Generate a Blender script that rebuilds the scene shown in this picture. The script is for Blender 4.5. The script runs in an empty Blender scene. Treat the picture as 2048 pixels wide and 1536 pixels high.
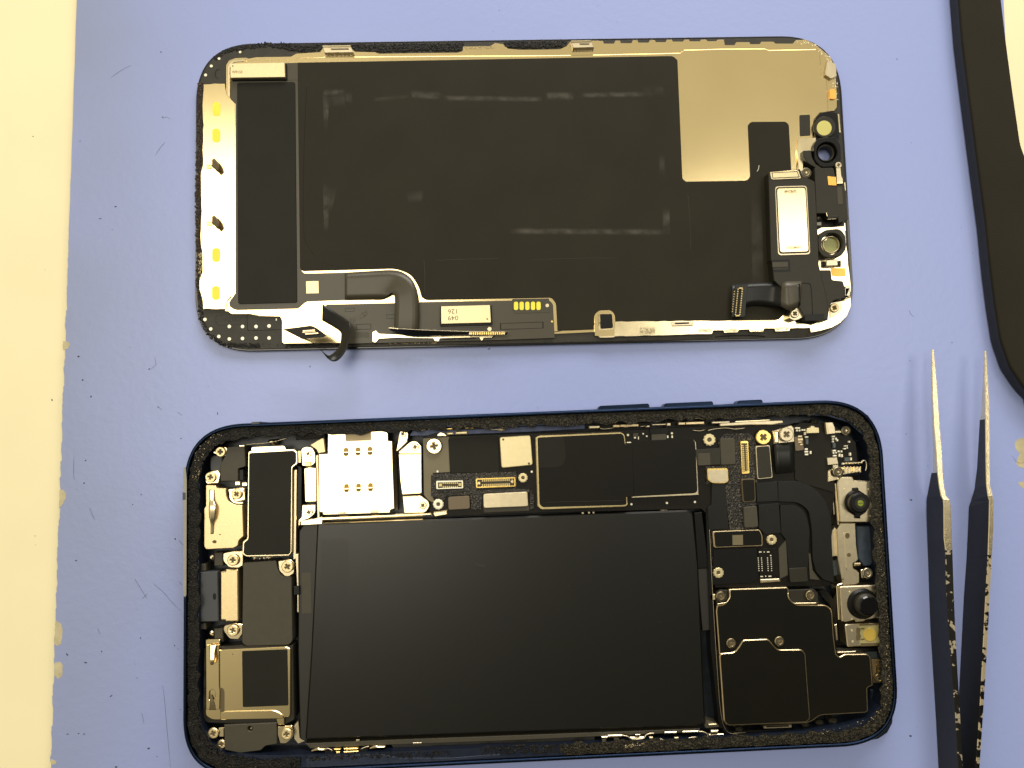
import bpy, bmesh, math, random
from mathutils import Vector, Matrix
from mathutils.geometry import tessellate_polygon
random.seed(7)
S = 0.001                      # the scene is laid out in millimetres, 1 mm = 0.001 units
scn = bpy.context.scene
COL = scn.collection

# ------------------------------------------------------------------ camera
F, CH, PITCH, ROLL = 1550.0, 169.785, 0.0695323, -0.0192148
RM = Matrix.Rotation(PITCH, 3, 'X') @ Matrix.Rotation(ROLL, 3, 'Y')
cd = bpy.data.cameras.new('camera'); cam = bpy.data.objects.new('camera', cd); COL.objects.link(cam)
cam.matrix_world = Matrix.Translation((0, 0, CH*S)) @ RM.to_4x4()
cd.sensor_width = 36; cd.lens = 36*F/2048; cd.clip_start = 0.005; cd.clip_end = 20
scn.camera = cam

# ------------------------------------------------------------------ room light (a warm ceiling, darker where the photographer stands)
w = bpy.data.worlds.new('World'); scn.world = w; w.use_nodes = True
nt = w.node_tree; nt.nodes.clear()
def wn(t, **k):
    n = nt.nodes.new(t)
    for a, b in k.items(): setattr(n, a, b)
    return n
tc = wn('ShaderNodeTexCoord'); dot = wn('ShaderNodeVectorMath', operation='DOT_PRODUCT')
dot.inputs[1].default_value = (-0.55, 0.83, 0.0)
mr = wn('ShaderNodeMapRange'); mr.interpolation_type = 'SMOOTHSTEP'
mr.inputs[1].default_value = -0.36; mr.inputs[2].default_value = 0.22
mr.inputs[3].default_value = 0.08; mr.inputs[4].default_value = 0.62
bg = wn('ShaderNodeBackground'); bg.inputs[0].default_value = (1.0, 0.90, 0.66, 1)
wo = wn('ShaderNodeOutputWorld')
nt.links.new(tc.outputs['Generated'], dot.inputs[0]); nt.links.new(dot.outputs['Value'], mr.inputs[0])
nt.links.new(mr.outputs[0], bg.inputs[1]); nt.links.new(bg.outputs[0], wo.inputs[0])

def area(name, loc, size, power, color, target=(0, 0, 0)):
    d = bpy.data.lights.new(name, 'AREA'); d.shape = 'RECTANGLE'; d.size, d.size_y = size
    d.energy = power; d.color = color
    o = bpy.data.objects.new(name, d); COL.objects.link(o); o.location = loc
    o.rotation_euler = (Vector(target)-Vector(loc)).to_track_quat('-Z', 'Y').to_euler()
    return o
a = area('ceiling_panel', (-0.52, 0.265, 1.90), (0.76, 1.03), 12.5, (1, .92, .76)); a.rotation_euler = (0, 0, math.radians(-4))
area('added_fill', (0.08, 0.60, 0.29), (0.50, 0.22), 4.1, (1, .95, .90), (0.0, 0.05, 0))  # unseen fill light, added so the mat brightens toward the far side
a = area('desk_lamp', (0.385, 0.150, 0.80), (0.30, 0.30), 1.15, (1, .94, .82)); a.rotation_euler = (0, 0, 0)

vs = scn.view_settings
vs.view_transform = 'Standard'; vs.look = 'None'; vs.exposure = 0; vs.gamma = 1; vs.use_curve_mapping = False

# ------------------------------------------------------------------ helpers
def P(px, py, z=0.0):
    """the point of the plane at height z (mm) that the photograph shows at this pixel"""
    d = RM @ Vector(((px-1024)/F, (768-py)/F, -1.0))
    t = (z-CH)/d.z
    return Vector((d.x*t, d.y*t, z))

def mk(name, col, rough=.5, metal=0., spec=.5, var=0., vscale=300, bump=0., bscale=2000, rvar=0., col2=None, mix=(.4, .6), alpha=None, coat=0.):
    m = bpy.data.materials.new(name); m.use_nodes = True; t = m.node_tree; b = t.nodes['Principled BSDF']
    b.inputs['Base Color'].default_value = (*col, 1); b.inputs['Roughness'].default_value = rough
    b.inputs['Metallic'].default_value = metal; b.inputs['Specular IOR Level'].default_value = spec
    if coat: b.inputs['Coat Weight'].default_value = coat; b.inputs['Coat Roughness'].default_value = .15
    c = t.nodes.new('ShaderNodeTexCoord')
    def noise(sc, det=4):
        n = t.nodes.new('ShaderNodeTexNoise'); n.inputs['Scale'].default_value = sc; n.inputs['Detail'].default_value = det
        t.links.new(c.outputs['Object'], n.inputs['Vector']); return n
    if var or col2:
        n = noise(vscale); r = t.nodes.new('ShaderNodeMapRange'); r.inputs[1].default_value, r.inputs[2].default_value = mix if col2 else (.25, .75)
        t.links.new(n.outputs[0], r.inputs[0])
        x = t.nodes.new('ShaderNodeMix'); x.data_type = 'RGBA'
        x.inputs['A'].default_value = (*[v*(1-var) for v in col], 1)
        x.inputs['B'].default_value = (*(col2 if col2 else [min(1, v*(1+var)) for v in col]), 1)
        t.links.new(r.outputs[0], x.inputs['Factor']); t.links.new(x.outputs['Result'], b.inputs['Base Color'])
    if rvar:
        n = noise(vscale*.6); r = t.nodes.new('ShaderNodeMapRange'); r.inputs[1].default_value = .3; r.inputs[2].default_value = .7
        r.inputs[3].default_value = max(.03, rough-rvar); r.inputs[4].default_value = rough+rvar
        t.links.new(n.outputs[0], r.inputs[0]); t.links.new(r.outputs[0], b.inputs['Roughness'])
    if bump:
        n = noise(bscale, 3); q = t.nodes.new('ShaderNodeBump'); q.inputs['Distance'].default_value = bump*S; q.inputs['Strength'].default_value = 1
        t.links.new(n.outputs[0], q.inputs['Height']); t.links.new(q.outputs[0], b.inputs['Normal'])
    return m

def smudge_mat(name, col, strength, nscale=900):
    m = mk(name, col, .7); t = m.node_tree; b = t.nodes['Principled BSDF']
    uv = t.nodes.new('ShaderNodeTexCoord'); sp = t.nodes.new('ShaderNodeSeparateXYZ'); t.links.new(uv.outputs['UV'], sp.inputs[0])
    def edge(o, k):
        a1 = t.nodes.new('ShaderNodeMath'); a1.operation = 'PINGPONG'; a1.inputs[1].default_value = .5; t.links.new(o, a1.inputs[0])
        r = t.nodes.new('ShaderNodeMapRange'); r.interpolation_type = 'SMOOTHSTEP'; r.inputs[2].default_value = k; t.links.new(a1.outputs[0], r.inputs[0]); return r.outputs[0]
    e1, e2 = edge(sp.outputs[0], .12), edge(sp.outputs[1], .42)
    n = t.nodes.new('ShaderNodeTexNoise'); n.inputs['Scale'].default_value = nscale; n.inputs['Detail'].default_value = 5; t.links.new(uv.outputs['Object'], n.inputs['Vector'])
    r = t.nodes.new('ShaderNodeMapRange'); r.inputs[1].default_value = .28; r.inputs[2].default_value = .85; t.links.new(n.outputs[0], r.inputs[0])
    p = None
    for o in (e1, e2, r.outputs[0]):
        if p is None: p = o; continue
        q = t.nodes.new('ShaderNodeMath'); q.operation = 'MULTIPLY'; t.links.new(p, q.inputs[0]); t.links.new(o, q.inputs[1]); p = q.outputs[0]
    q = t.nodes.new('ShaderNodeMath'); q.operation = 'MULTIPLY'; q.inputs[1].default_value = strength; t.links.new(p, q.inputs[0])
    t.links.new(q.outputs[0], b.inputs['Alpha']); return m

WARM = (.86, .72, .46)
M = dict(
 table=mk('table_laminate', (.90, .81, .51), .45, var=.03, vscale=40, spec=.3),
 glass=mk('black_glass', (.012, .012, .014), .12),
 backing=mk('black_brown_plastic', (.027, .0245, .017), .48, var=.25, vscale=500, bump=.02, bscale=4000, spec=.35),
 tan=mk('satin_steel_plate', (.82, .67, .37), .17, 1, var=.04, vscale=60, bump=.0012, bscale=9000),
 steel=mk('bright_steel', (.88, .76, .50), .20, 1, var=.05, vscale=200, rvar=.05),
 sand=mk('blasted_steel', (.80, .65, .37), .42, 1, var=.08, vscale=2500, bump=.007, bscale=7000),
 silver=mk('dull_nickel', (.64, .56, .39), .34, 1, var=.08, vscale=900, bump=.004, bscale=5000),
 gold=mk('gold_plating', (.95, .68, .22), .25, 1, var=.1, vscale=900),
 goldpad=mk('gold_pad', (.90, .80, .06), .5, 0, var=.06, vscale=300),
 yellow=mk('yellow_film', (.60, .55, .17), .3, 0, var=.05),
 orange=mk('copper_foil', (1.0, .50, .10), .35, .5),
 cream=mk('printed_nickel', (.74, .64, .38), .40, .75, var=.04, vscale=1200, bump=.004, bscale=7000),
 receiver=mk('receiver_steel', (.80, .67, .40), .19, 1, var=.04, vscale=1500, bump=.003, bscale=8000),
 window_gold=mk('brassy_contact', (.42, .27, .07), .6, spec=.2), mattetan=mk('matte_tan_pad', (.56, .46, .28), .7, spec=.1),
 pinlight=mk('gilded_pins', (.66, .52, .22), .45, .3),
 palegold=mk('pale_gilt_rim', (.74, .61, .33), .26, 1, var=.1, vscale=900), bluecover=mk('slate_blue_cover', (.030, .042, .060), .38, var=.2, vscale=700, spec=.4), wallblue=mk('blue_wall_face', (.045, .060, .125), .40, .35, var=.3, vscale=700, bump=.02, bscale=1500),
 wallblued=mk('blue_ledge_face', (.016, .024, .048), .42, .3, var=.4, vscale=900, bump=.03, bscale=1500),
 ink=mk('grey_ink', (.10, .075, .03), .6),
 graphite=mk('graphite_film', (.021, .0185, .011), .50, var=.12, vscale=90, bump=.006, bscale=6000, spec=.12),
 tape=mk('black_tape', (.016, .0155, .0115), .46, var=.12, vscale=120, bump=.008, bscale=5000, spec=.12),
 flex=mk('grey_brown_flex', (.060, .053, .035), .34, var=.08, vscale=150, spec=.35),
 flexdark=mk('dark_flex', (.010, .0105, .009), .32, var=.15, vscale=300, spec=.25),
 olive=mk('olive_grey_plastic', (.052, .046, .030), .5, var=.08, vscale=800, bump=.006, bscale=5000, spec=.4),
 plastic=mk('black_moulding', (.022, .020, .013), .42, var=.1, vscale=600, bump=.004, bscale=5000, spec=.3),
 blackp=mk('deep_black_plastic', (.005, .005, .0045), .35, spec=.22),
 shield=mk('black_shield_film', (.0045, .004, .002), .42, var=.2, vscale=100, spec=.18),
 shieldrim=mk('shield_rim', (.62, .50, .30), .28, 1, var=.1, vscale=800),
 board=mk('black_circuit_board', (.006, .005, .003), .40, var=.3, vscale=900, bump=.01, bscale=3000, spec=.2),
 pcbtan=mk('bare_board_tan', (.15, .125, .065), .4, var=.05, vscale=500),
 epoxy=mk('rough_black_epoxy', (.007, .006, .004), .26, var=.4, vscale=2600, bump=.2, bscale=3000, col2=(.17, .145, .095), mix=(.55, .72), spec=.5),
 foam=mk('crumbled_adhesive', (.005, .0045, .003), .55, var=.4, vscale=3000, bump=.22, bscale=3200, col2=(.050, .044, .028), mix=(.54, .78), spec=.3),
 foamr=mk('olive_crumbled_adhesive', (.008, .007, .0045), .6, var=.4, vscale=3000, bump=.2, bscale=3200, col2=(.085, .073, .042), mix=(.46, .78), spec=.25),
 foamtan=mk('pale_crumbs', (.45, .36, .2), .8),
 gunk=mk('brown_adhesive', (.030, .020, .012), .8, var=.5, vscale=2500, bump=.1, bscale=4000, col2=(.12, .08, .045), mix=(.5, .7)),
 frame=mk('blue_aluminium', (.012, .021, .045), .30, 1, var=.1, vscale=400),
 band=mk('grey_antenna_plastic', (.30, .29, .24), .5, var=.1, vscale=2000, bump=.01, bscale=4000),
 bandd=mk('dark_antenna_plastic', (.05, .055, .06), .5),
 navy=mk('navy_anodised_floor', (.009, .014, .021), .34, .3, var=.5, vscale=350, bump=.03, bscale=500),
 navyl=mk('blue_inner_wall', (.012, .019, .040), .40, .5, var=.25, vscale=600, rvar=.1),
 battery=mk('black_pouch_wrap', (.0045, .0048, .003), .30, var=.06, vscale=60, bump=.006, bscale=3500, spec=.5),
 battery2=mk('matt_wrap_patch', (.0035, .0035, .0024), .33, var=.06, vscale=60, bump=.006, bscale=3500, spec=.5),
 batteryl=mk('black_pouch_tab', (.014, .013, .010), .42, var=.06, vscale=100),
 lens=mk('lens_glass', (.004, .004, .005), .05),
 lensgreen=mk('green_coated_lens', (.30, .38, .05), .1, .3),
 greenfilm=mk('olive_green_filter', (.28, .29, .07), .3),
 brownchip=mk('brown_chip', (.13, .095, .05), .35),
 smd=mk('tinned_part', (.75, .72, .62), .35, .6),
 navysmd=mk('slate_part', (.05, .065, .07), .3),
 solder=mk('solder_dot', (.88, .84, .66), .4, .3),
 padtop=mk('matte_black_rubber', (.018, .015, .008), .85, var=.15, vscale=60, bump=.05, bscale=2500, spec=.25),
 black=mk('black_coating', (.010, .010, .009), .5, var=.2, vscale=500, bump=.01, bscale=3000, spec=.4),
 worn=mk('worn_brass_steel', (.86, .75, .51), .27, 1, var=.15, vscale=900, bump=.02, bscale=2500),
 wornmix=mk('chipped_coating_edge', (.012, .011, .009), .4, .4, vscale=700, col2=(.46, .40, .28), mix=(.57, .59), bump=.02, bscale=2500),
 dust=mk('dark_fibre', (.04, .045, .07), .8),
 chip=mk('bare_mat_core', (.52, .46, .28), .7, var=.15, vscale=500, bump=.05, bscale=1500),
 amber=mk('amber_lens', (.50, .36, .07), .25),
 window=mk('flash_window', (.45, .40, .18), .15, .2, coat=.5),
 smudge=smudge_mat('pale_residue', (.20, .188, .15), .40, 420),
 smudge2=smudge_mat('faint_residue', (.16, .15, .12), .25, 260),
 scuff=smudge_mat('metal_scuff', (.20, .16, .08), .9, 2500),
)
# the mat: blue-lavender sheet, faint dimple grid
def mat_sheet():
    m = mk('lavender_silicone', (.312, .378, .695), .31, var=.03, vscale=14, spec=.38); t = m.node_tree; b = t.nodes['Principled BSDF']
    src = b.inputs['Base Color'].links[0].from_socket
    cc = t.nodes.new('ShaderNodeTexCoord'); sx = t.nodes.new('ShaderNodeSeparateXYZ'); t.links.new(cc.outputs['Object'], sx.inputs[0])
    greying = t.nodes.new('ShaderNodeMapRange'); greying.interpolation_type = 'SMOOTHSTEP'; greying.inputs[1].default_value = -.055; greying.inputs[2].default_value = -.106; greying.inputs[3].default_value = 0; greying.inputs[4].default_value = .62; t.links.new(sx.outputs[0], greying.inputs[0])  # mat colour turns greyer toward its left edge
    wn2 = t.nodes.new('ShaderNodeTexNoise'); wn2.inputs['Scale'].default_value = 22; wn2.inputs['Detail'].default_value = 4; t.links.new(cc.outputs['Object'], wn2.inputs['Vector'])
    ml = t.nodes.new('ShaderNodeMath'); ml.operation = 'MULTIPLY'; t.links.new(greying.outputs[0], ml.inputs[0]); t.links.new(wn2.outputs[0], ml.inputs[1])
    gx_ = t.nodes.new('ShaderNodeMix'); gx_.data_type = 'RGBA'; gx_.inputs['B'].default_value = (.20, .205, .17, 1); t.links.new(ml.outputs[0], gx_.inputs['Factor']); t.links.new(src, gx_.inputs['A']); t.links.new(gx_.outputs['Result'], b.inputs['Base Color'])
    c = t.nodes.new('ShaderNodeTexCoord'); v = t.nodes.new('ShaderNodeTexVoronoi'); v.inputs['Scale'].default_value = 800; v.inputs['Randomness'].default_value = .12
    t.links.new(c.outputs['Object'], v.inputs['Vector'])
    n = t.nodes.new('ShaderNodeTexNoise'); n.inputs['Scale'].default_value = 700; n.inputs['Detail'].default_value = 5; t.links.new(c.outputs['Object'], n.inputs['Vector'])
    r = t.nodes.new('ShaderNodeMapRange'); r.inputs[1].default_value = .0; r.inputs[2].default_value = .35; r.interpolation_type = 'SMOOTHSTEP'; t.links.new(v.outputs['Distance'], r.inputs[0])
    ad = t.nodes.new('ShaderNodeMath'); ad.operation = 'ADD'; t.links.new(r.outputs[0], ad.inputs[0]); t.links.new(n.outputs[0], ad.inputs[1])
    q = t.nodes.new('ShaderNodeBump'); q.inputs['Distance'].default_value = .042*S; t.links.new(ad.outputs[0], q.inputs['Height']); t.links.new(q.outputs[0], b.inputs['Normal'])
    return m
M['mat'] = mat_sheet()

def link(name, me, par=None):
    o = bpy.data.objects.new(name, me); COL.objects.link(o)
    if par: o.parent = par
    return o
def tag(o, label=None, cat=None, group=None, kind=None):
    for k, v in (('label', label), ('category', cat), ('group', group), ('kind', kind)):
        if v: o[k] = v
    return o
BASE = {}
def base_of(par):
    while par and par.parent: par = par.parent
    return BASE.get(par.name, Vector((0, 0, 0))) if par else Vector((0, 0, 0))
def thing(name, loc, label, cat):
    o = bpy.data.objects.new(name, None); COL.objects.link(o); o.location = loc*S; o.empty_display_size = .01
    BASE[o.name] = loc.copy(); return tag(o, label, cat)
def mesh(name, V, Fc, mats, par=None, mi=None, smooth=False, uv=None):
    b = base_of(par); me = bpy.data.meshes.new(name)
    me.from_pydata([tuple((Vector(v)-b)*S) for v in V], [], Fc)
    for m in (mats if isinstance(mats, (list, tuple)) else [mats]): me.materials.append(M[m] if isinstance(m, str) else m)
    if mi: me.polygons.foreach_set('material_index', mi)
    if smooth: me.polygons.foreach_set('use_smooth', [True]*len(Fc))
    if uv:
        l = me.uv_layers.new(name='UVMap')
        for p in me.polygons:
            for li, vi in zip(p.loop_indices, p.vertices): l.data[li].uv = uv[vi]
    me.update(); return link(name, me, par)

def rnd(pts, r=0, seg=4):
    out = []; n = len(pts)
    for i in range(n):
        p = Vector(pts[i][:2]); rr = pts[i][2] if len(pts[i]) > 2 else r
        if rr <= 0: out.append((p.x, p.y)); continue
        a, c = Vector(pts[i-1][:2]), Vector(pts[(i+1) % n][:2])
        da, dc = a-p, c-p; la, lc = da.length, dc.length
        if la < 1e-6 or lc < 1e-6: continue
        if abs(da.normalized().cross(dc.normalized())) < .05: out.append((p.x, p.y)); continue
        k = min(rr, la*.48, lc*.48); s, e = p+da/la*k, p+dc/lc*k
        for j in range(seg+1):
            t = j/seg; q = s*(1-t)**2+p*2*t*(1-t)+e*t*t; out.append((q.x, q.y))
    return out
def inset(L, d):
    n = len(L); ar = sum(L[i].x*L[(i+1) % n].y-L[(i+1) % n].x*L[i].y for i in range(n)); sg = 1 if ar > 0 else -1
    out = []
    for i in range(n):
        a, p, c = L[i-1], L[i], L[(i+1) % n]
        e1, e2 = (p-a).to_2d(), (c-p).to_2d()
        if e1.length < 1e-9: e1 = e2
        if e2.length < 1e-9: e2 = e1
        e1.normalize(); e2.normalize()
        n1, n2 = Vector((-e1.y, e1.x))*sg, Vector((-e2.y, e2.x))*sg
        m = n1+n2; k = m.length_squared
        m = m*(2/k)*1.0 if k > .4 else n1*1.3
        out.append(Vector((p.x+m.x*d, p.y+m.y*d, p.z)))
    return out
def circ(px, py, r, n=28, ry=None, rot=0):
    ry = ry or r
    return [(px+r*math.cos(a)*math.cos(rot)-ry*math.sin(a)*math.sin(rot), py+r*math.cos(a)*math.sin(rot)+ry*math.sin(a)*math.cos(rot)) for a in (2*math.pi*i/n for i in range(n))]
def rect(x0, y0, x1, y1, sk=(-.035, .02)):
    """an upright box in the picture, leaning with the phone it belongs to"""
    cx, cy = (x0+x1)/2, (y0+y1)/2
    return [(x+(y-cy)*sk[1], y+(x-cx)*sk[0]) for x, y in ((x0, y0), (x1, y0), (x1, y1), (x0, y1))]
def geo(pts, z1, z0, bev=.06, holes=(), r=0, V=None, Fc=None):
    V = [] if V is None else V; Fc = [] if Fc is None else Fc
    loops = [[P(x, y, z1) for x, y in rnd(pts, r)]] + [[P(x, y, z1) for x, y in rnd(h, 0)] for h in holes]
    tops = []
    for k, L in enumerate(loops):
        T = inset(L, bev if k == 0 else -bev) if bev else L
        tops.append(T)
        o = len(V); n = len(L)
        V += T + ([Vector((v.x, v.y, z1-bev)) for v in L] if bev else []) + [Vector((v.x, v.y, z0)) for v in L]
        rows = 3 if bev else 2
        for rI in range(rows-1):
            for i in range(n):
                j = (i+1) % n; A = o+rI*n
                Fc.append((A+i, A+j, A+n+j, A+n+i))
        if k == 0: base0 = o
    idx = []; o = base0
    for k, L in enumerate(loops):
        n = len(L); idx += list(range(o, o+n)); o += n*(3 if bev else 2)
    for tri in tessellate_polygon([[Vector((v.x, v.y, 0)) for v in T] for T in tops]):
        Fc.append(tuple(idx[i] for i in tri))
    return V, Fc
def fixn(me):
    bm = bmesh.new(); bm.from_mesh(me); bmesh.ops.recalc_face_normals(bm, faces=bm.faces); bm.to_mesh(me); bm.free()
def poly(name, pts, z1, z0, mat, par=None, r=0, bev=.06, holes=(), label=None):
    V, Fc = geo(pts, z1, z0, bev, holes, r)
    o = mesh(name, V, Fc, mat, par); fixn(o.data)
    if label: o['label'] = label
    return o
def multi(name, shapes, mat, par=None, bev=.04, r=0):
    V, Fc = [], []
    for s in shapes:
        n = len(V); v2, f2 = geo(s[0], s[1], s[2], bev, (), r); V += v2; Fc += [tuple(i+n for i in f) for f in f2]
    o = mesh(name, V, Fc, mat, par); fixn(o.data); return o
def spline(pts, k=6):
    P_ = [Vector(p) for p in pts]; out = []
    for i in range(len(P_)-1):
        a = P_[max(0, i-1)]; b = P_[i]; c = P_[i+1]; d = P_[min(len(P_)-1, i+2)]
        for j in range(k):
            t = j/k; out.append(.5*((2*b)+(c-a)*t+(2*a-5*b+4*c-d)*t*t+(3*b-a-3*c+d)*t**3))
    out.append(P_[-1]); return out
def ruled(name, ra, rb, th, mat, par=None, k=6, cross=4):
    A = spline([P(*p) for p in ra], k); B = spline([P(*p) for p in rb], k); n = len(A)
    V = [A[i].lerp(B[i], j/cross) for i in range(n) for j in range(cross+1)]; c1 = cross+1
    Fc = [(i*c1+j, i*c1+j+1, (i+1)*c1+j+1, (i+1)*c1+j) for i in range(n-1) for j in range(cross)]
    o = mesh(name, V, Fc, mat, par, smooth=True)
    bm = bmesh.new(); bm.from_mesh(o.data); bmesh.ops.recalc_face_normals(bm, faces=bm.faces)
    bmesh.ops.solidify(bm, geom=bm.faces[:], thickness=th*S); bm.to_mesh(o.data); bm.free(); return o
def wire(name, pts, rad, mat, par=None, k=5, z=None, n=7, flat=1.0):
    C = spline([P(p[0], p[1], p[2] if len(p) > 2 else z) for p in pts], k); V, Fc = [], []
    for i, c in enumerate(C):
        t = (C[min(i+1, len(C)-1)]-C[max(i-1, 0)]).normalized(); u = t.cross(Vector((0, 0, 1)))
        u = u.normalized() if u.length > 1e-4 else Vector((1, 0, 0)); v = u.cross(t)
        for j in range(n):
            a = 2*math.pi*j/n; V.append(c+u*math.cos(a)*rad+v*math.sin(a)*rad*flat)
    for i in range(len(C)-1):
        for j in range(n): Fc.append((i*n+j, i*n+(j+1) % n, (i+1)*n+(j+1) % n, (i+1)*n+j))
    Fc.append(tuple(range(n))); Fc.append(tuple(range((len(C)-1)*n, len(C)*n)))
    o = mesh(name, V, Fc, mat, par, smooth=True); fixn(o.data); return o
def crumbs(name, path, wpx, z, n, size, mat, par=None, flat=.6, sink=.1):
    L = [P(x, y, z) for x, y in path]; seg = [(L[i], L[i+1], (L[i+1]-L[i]).length) for i in range(len(L)-1)]; tot = sum(s[2] for s in seg)
    V, Fc = [], []; bm = bmesh.new(); bmesh.ops.create_icosphere(bm, subdivisions=1, radius=1); bv = [v.co.copy() for v in bm.verts]; bf = [tuple(v.index for v in f.verts) for f in bm.faces]; bm.free()
    wm = wpx*.1095
    for _ in range(n):
        t = random.random()*tot
        for a, b, l in seg:
            if t <= l: break
            t -= l
        d = (b-a).normalized(); c = a.lerp(b, t/max(l, 1e-6))+Vector((-d.y, d.x, 0))*random.uniform(-.5, .5)*wm
        s = random.uniform(*size); ax = Vector((random.uniform(.6, 1.7), random.uniform(.6, 1.7), random.uniform(.5, 1)*flat))*s; rot = Matrix.Rotation(random.uniform(0, 6.3), 3, 'Z')
        o = len(V)
        for q in bv: V.append(c+rot @ Vector((q.x*ax.x*random.uniform(.7, 1.3), q.y*ax.y*random.uniform(.7, 1.3), q.z*ax.z*random.uniform(.7, 1.3)+ax.z*.5-sink*s)))
        Fc += [tuple(i+o for i in f) for f in bf]
    return mesh(name, V, Fc, mat, par)
def smudge(quad, z, mat, par, name='residue_mark'):
    n = 2; c = [P(x, y, z) for x, y in quad]
    V = [c[0], c[1], c[2], c[3]]
    return mesh(name, V, [(0, 1, 2, 3)], mat, par, uv=[(0, 0), (1, 0), (1, 1), (0, 1)])
def text(name, s, px, py, z, hpx, mat, par, rot=0, sx=1.0):
    cu = bpy.data.curves.new(name, 'FONT'); cu.body = s; cu.size = 1; cu.align_x = 'CENTER'; cu.align_y = 'CENTER'; cu.resolution_u = 3
    t = bpy.data.objects.new(name, cu); COL.objects.link(t); bpy.context.view_layer.update()
    me = bpy.data.meshes.new_from_object(t.evaluated_get(bpy.context.evaluated_depsgraph_get())); bpy.data.objects.remove(t); bpy.data.curves.remove(cu)
    c = P(px, py, z); k = hpx*.1095/.7; ca, sa = math.cos(rot), math.sin(rot); b = base_of(par)
    for v in me.vertices:
        x, y = v.co.x*k*sx, v.co.y*k; v.co = (Vector((c.x+x*ca-y*sa, c.y+x*sa+y*ca, z))-b)*S
    me.materials.clear(); me.materials.append(M[mat]); me.update(); return link(name, me, par)
def screw(px, py, r, z, par, mat='silver', style='cross', h=.5, rot=None, name=None):
    V, Fc = [], []; mi = None
    rot = random.uniform(0, 1.5) if rot is None else rot
    if style == 'cross':
        a, w_ = r*.42, r*.11; pts = [(w_, w_), (w_, a), (-w_, a), (-w_, w_), (-a, w_), (-a, -w_), (-w_, -w_), (-w_, -a), (w_, -a), (w_, -w_), (a, -w_), (a, w_)]
        hole = [(px+x*math.cos(rot)-y*math.sin(rot), py+x*math.sin(rot)+y*math.cos(rot)) for x, y in pts]
        geo(circ(px, py, r, 26), z, z-h, min(.16, r*.02), [hole], 0, V, Fc)
        n = len(V); L = [P(x, y, z-.10) for x, y in circ(px, py, r*.62, 16)]; V += L; Fc.append(tuple(range(n, n+16))); mi = [0]*(len(Fc)-1)+[1]
    elif style == 'dome':
        c = P(px, py, z); rr = r*.105; N = 18
        for i, (k, dz) in enumerate(((1, -h), (1, -.12), (.9, 0), (.62, .03), (.52, -.10), (.30, -.10), (.2, -.02))):
            V += [c+Vector((math.cos(6.2832*j/N)*rr*k, math.sin(6.2832*j/N)*rr*k, dz)) for j in range(N)]
        mi = []
        for i in range(6):
            for j in range(N): Fc.append((i*N+j, i*N+(j+1) % N, (i+1)*N+(j+1) % N, (i+1)*N+j)); mi.append((1, 0, 2, 0, 1, 1)[i])
        Fc.append(tuple(range(6*N, 7*N))); mi.append(0)
    elif style == 'post':
        N = 22; ring = [(px+r*(1.0 if i % 2 else .9)*math.cos(6.2832*i/N), py+r*(1.0 if i % 2 else .9)*math.sin(6.2832*i/N)) for i in range(N)]
        geo(ring, z-.25, z-h-.3, .03, (), 0, V, Fc)
        geo(circ(px, py, r*.84, 24), z, z-h, .06, [circ(px, py, r*.36, 14)], 0, V, Fc)
        n = len(V); V += [P(x, y, z-.12) for x, y in circ(px, py, r*.5, 14)]; Fc.append(tuple(range(n, n+14))); mi = [0]*(len(Fc)-1)+[1]
    o = mesh(name or ('screw' if style != 'post' else 'threaded_post'), V, Fc, [mat, 'ink', 'olive'], par, mi=mi); fixn(o.data); return o
def edge_noise(pts, step, amp):
    out = []
    for i in range(len(pts)):
        a, b = Vector(pts[i][:2]), Vector(pts[(i+1) % len(pts)][:2]); n = max(1, int((b-a).length/step)); nn = Vector((-(b-a).y, (b-a).x)).normalized()
        for j in range(n): q = a.lerp(b, j/n)+nn*random.uniform(-amp, amp)*(1 if j else .3); out.append((q.x, q.y))
    return out
def loft(name, L, prof, mats, par, cap_bottom=False, mi=None, smooth=True):
    V, Fc = [], []; n = len(L)
    for d, z in prof: V += [Vector((v.x, v.y, z)) for v in inset(L, d)]
    for r_ in range(len(prof)-1):
        for i in range(n): Fc.append((r_*n+i, r_*n+(i+1) % n, (r_+1)*n+(i+1) % n, (r_+1)*n+i))
    o = mesh(name, V, Fc, mats, par, smooth=smooth); fixn(o.data); return o
# ------------------------------------------------------------------ the setting: desk and mat
cT = P(1024, 768, -2)
V, Fc = [], []
b_ = 450
mesh('table', [(-b_, -b_, -22), (b_, -b_, -22), (b_, b_, -22), (-b_, b_, -22), (-b_, -b_, -2), (b_, -b_, -2), (b_, b_, -2), (-b_, b_, -2)],
     [(0, 3, 2, 1), (4, 5, 6, 7), (0, 1, 5, 4), (1, 2, 6, 5), (2, 3, 7, 6), (3, 0, 4, 7)], 'table')
tag(bpy.data.objects['table'], 'cream laminate table top around the lavender mat', 'table', kind='structure')
mr_ = thing('work_mat', P(1060, 760, -2), 'worn lavender blue repair mat lying on the cream table', 'mat')
edge = []
y = -260
while y < 450: edge.append((153-(y)*.0345+random.uniform(-.4, .4), y)); y += 30
while y < 1800:
    x = 153-y*.0345; d = random.uniform(-1.6, 1.6) if (600 < y < 1200 or y > 1240) else random.uniform(-.6, .6)
    edge.append((x+d, y)); edge.append((x+d*.9+.3, y+6)); y += random.uniform(9, 15)
matpts = edge + [(2120, 1800), (2075, 1300), (2064, 1085), (2055, 1078), (2058, 1010), (2062, 880), (2050, 855), (1995, -260)]
poly('mat_sheet', matpts, 0, -1.95, 'mat', mr_, bev=.12)
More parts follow.
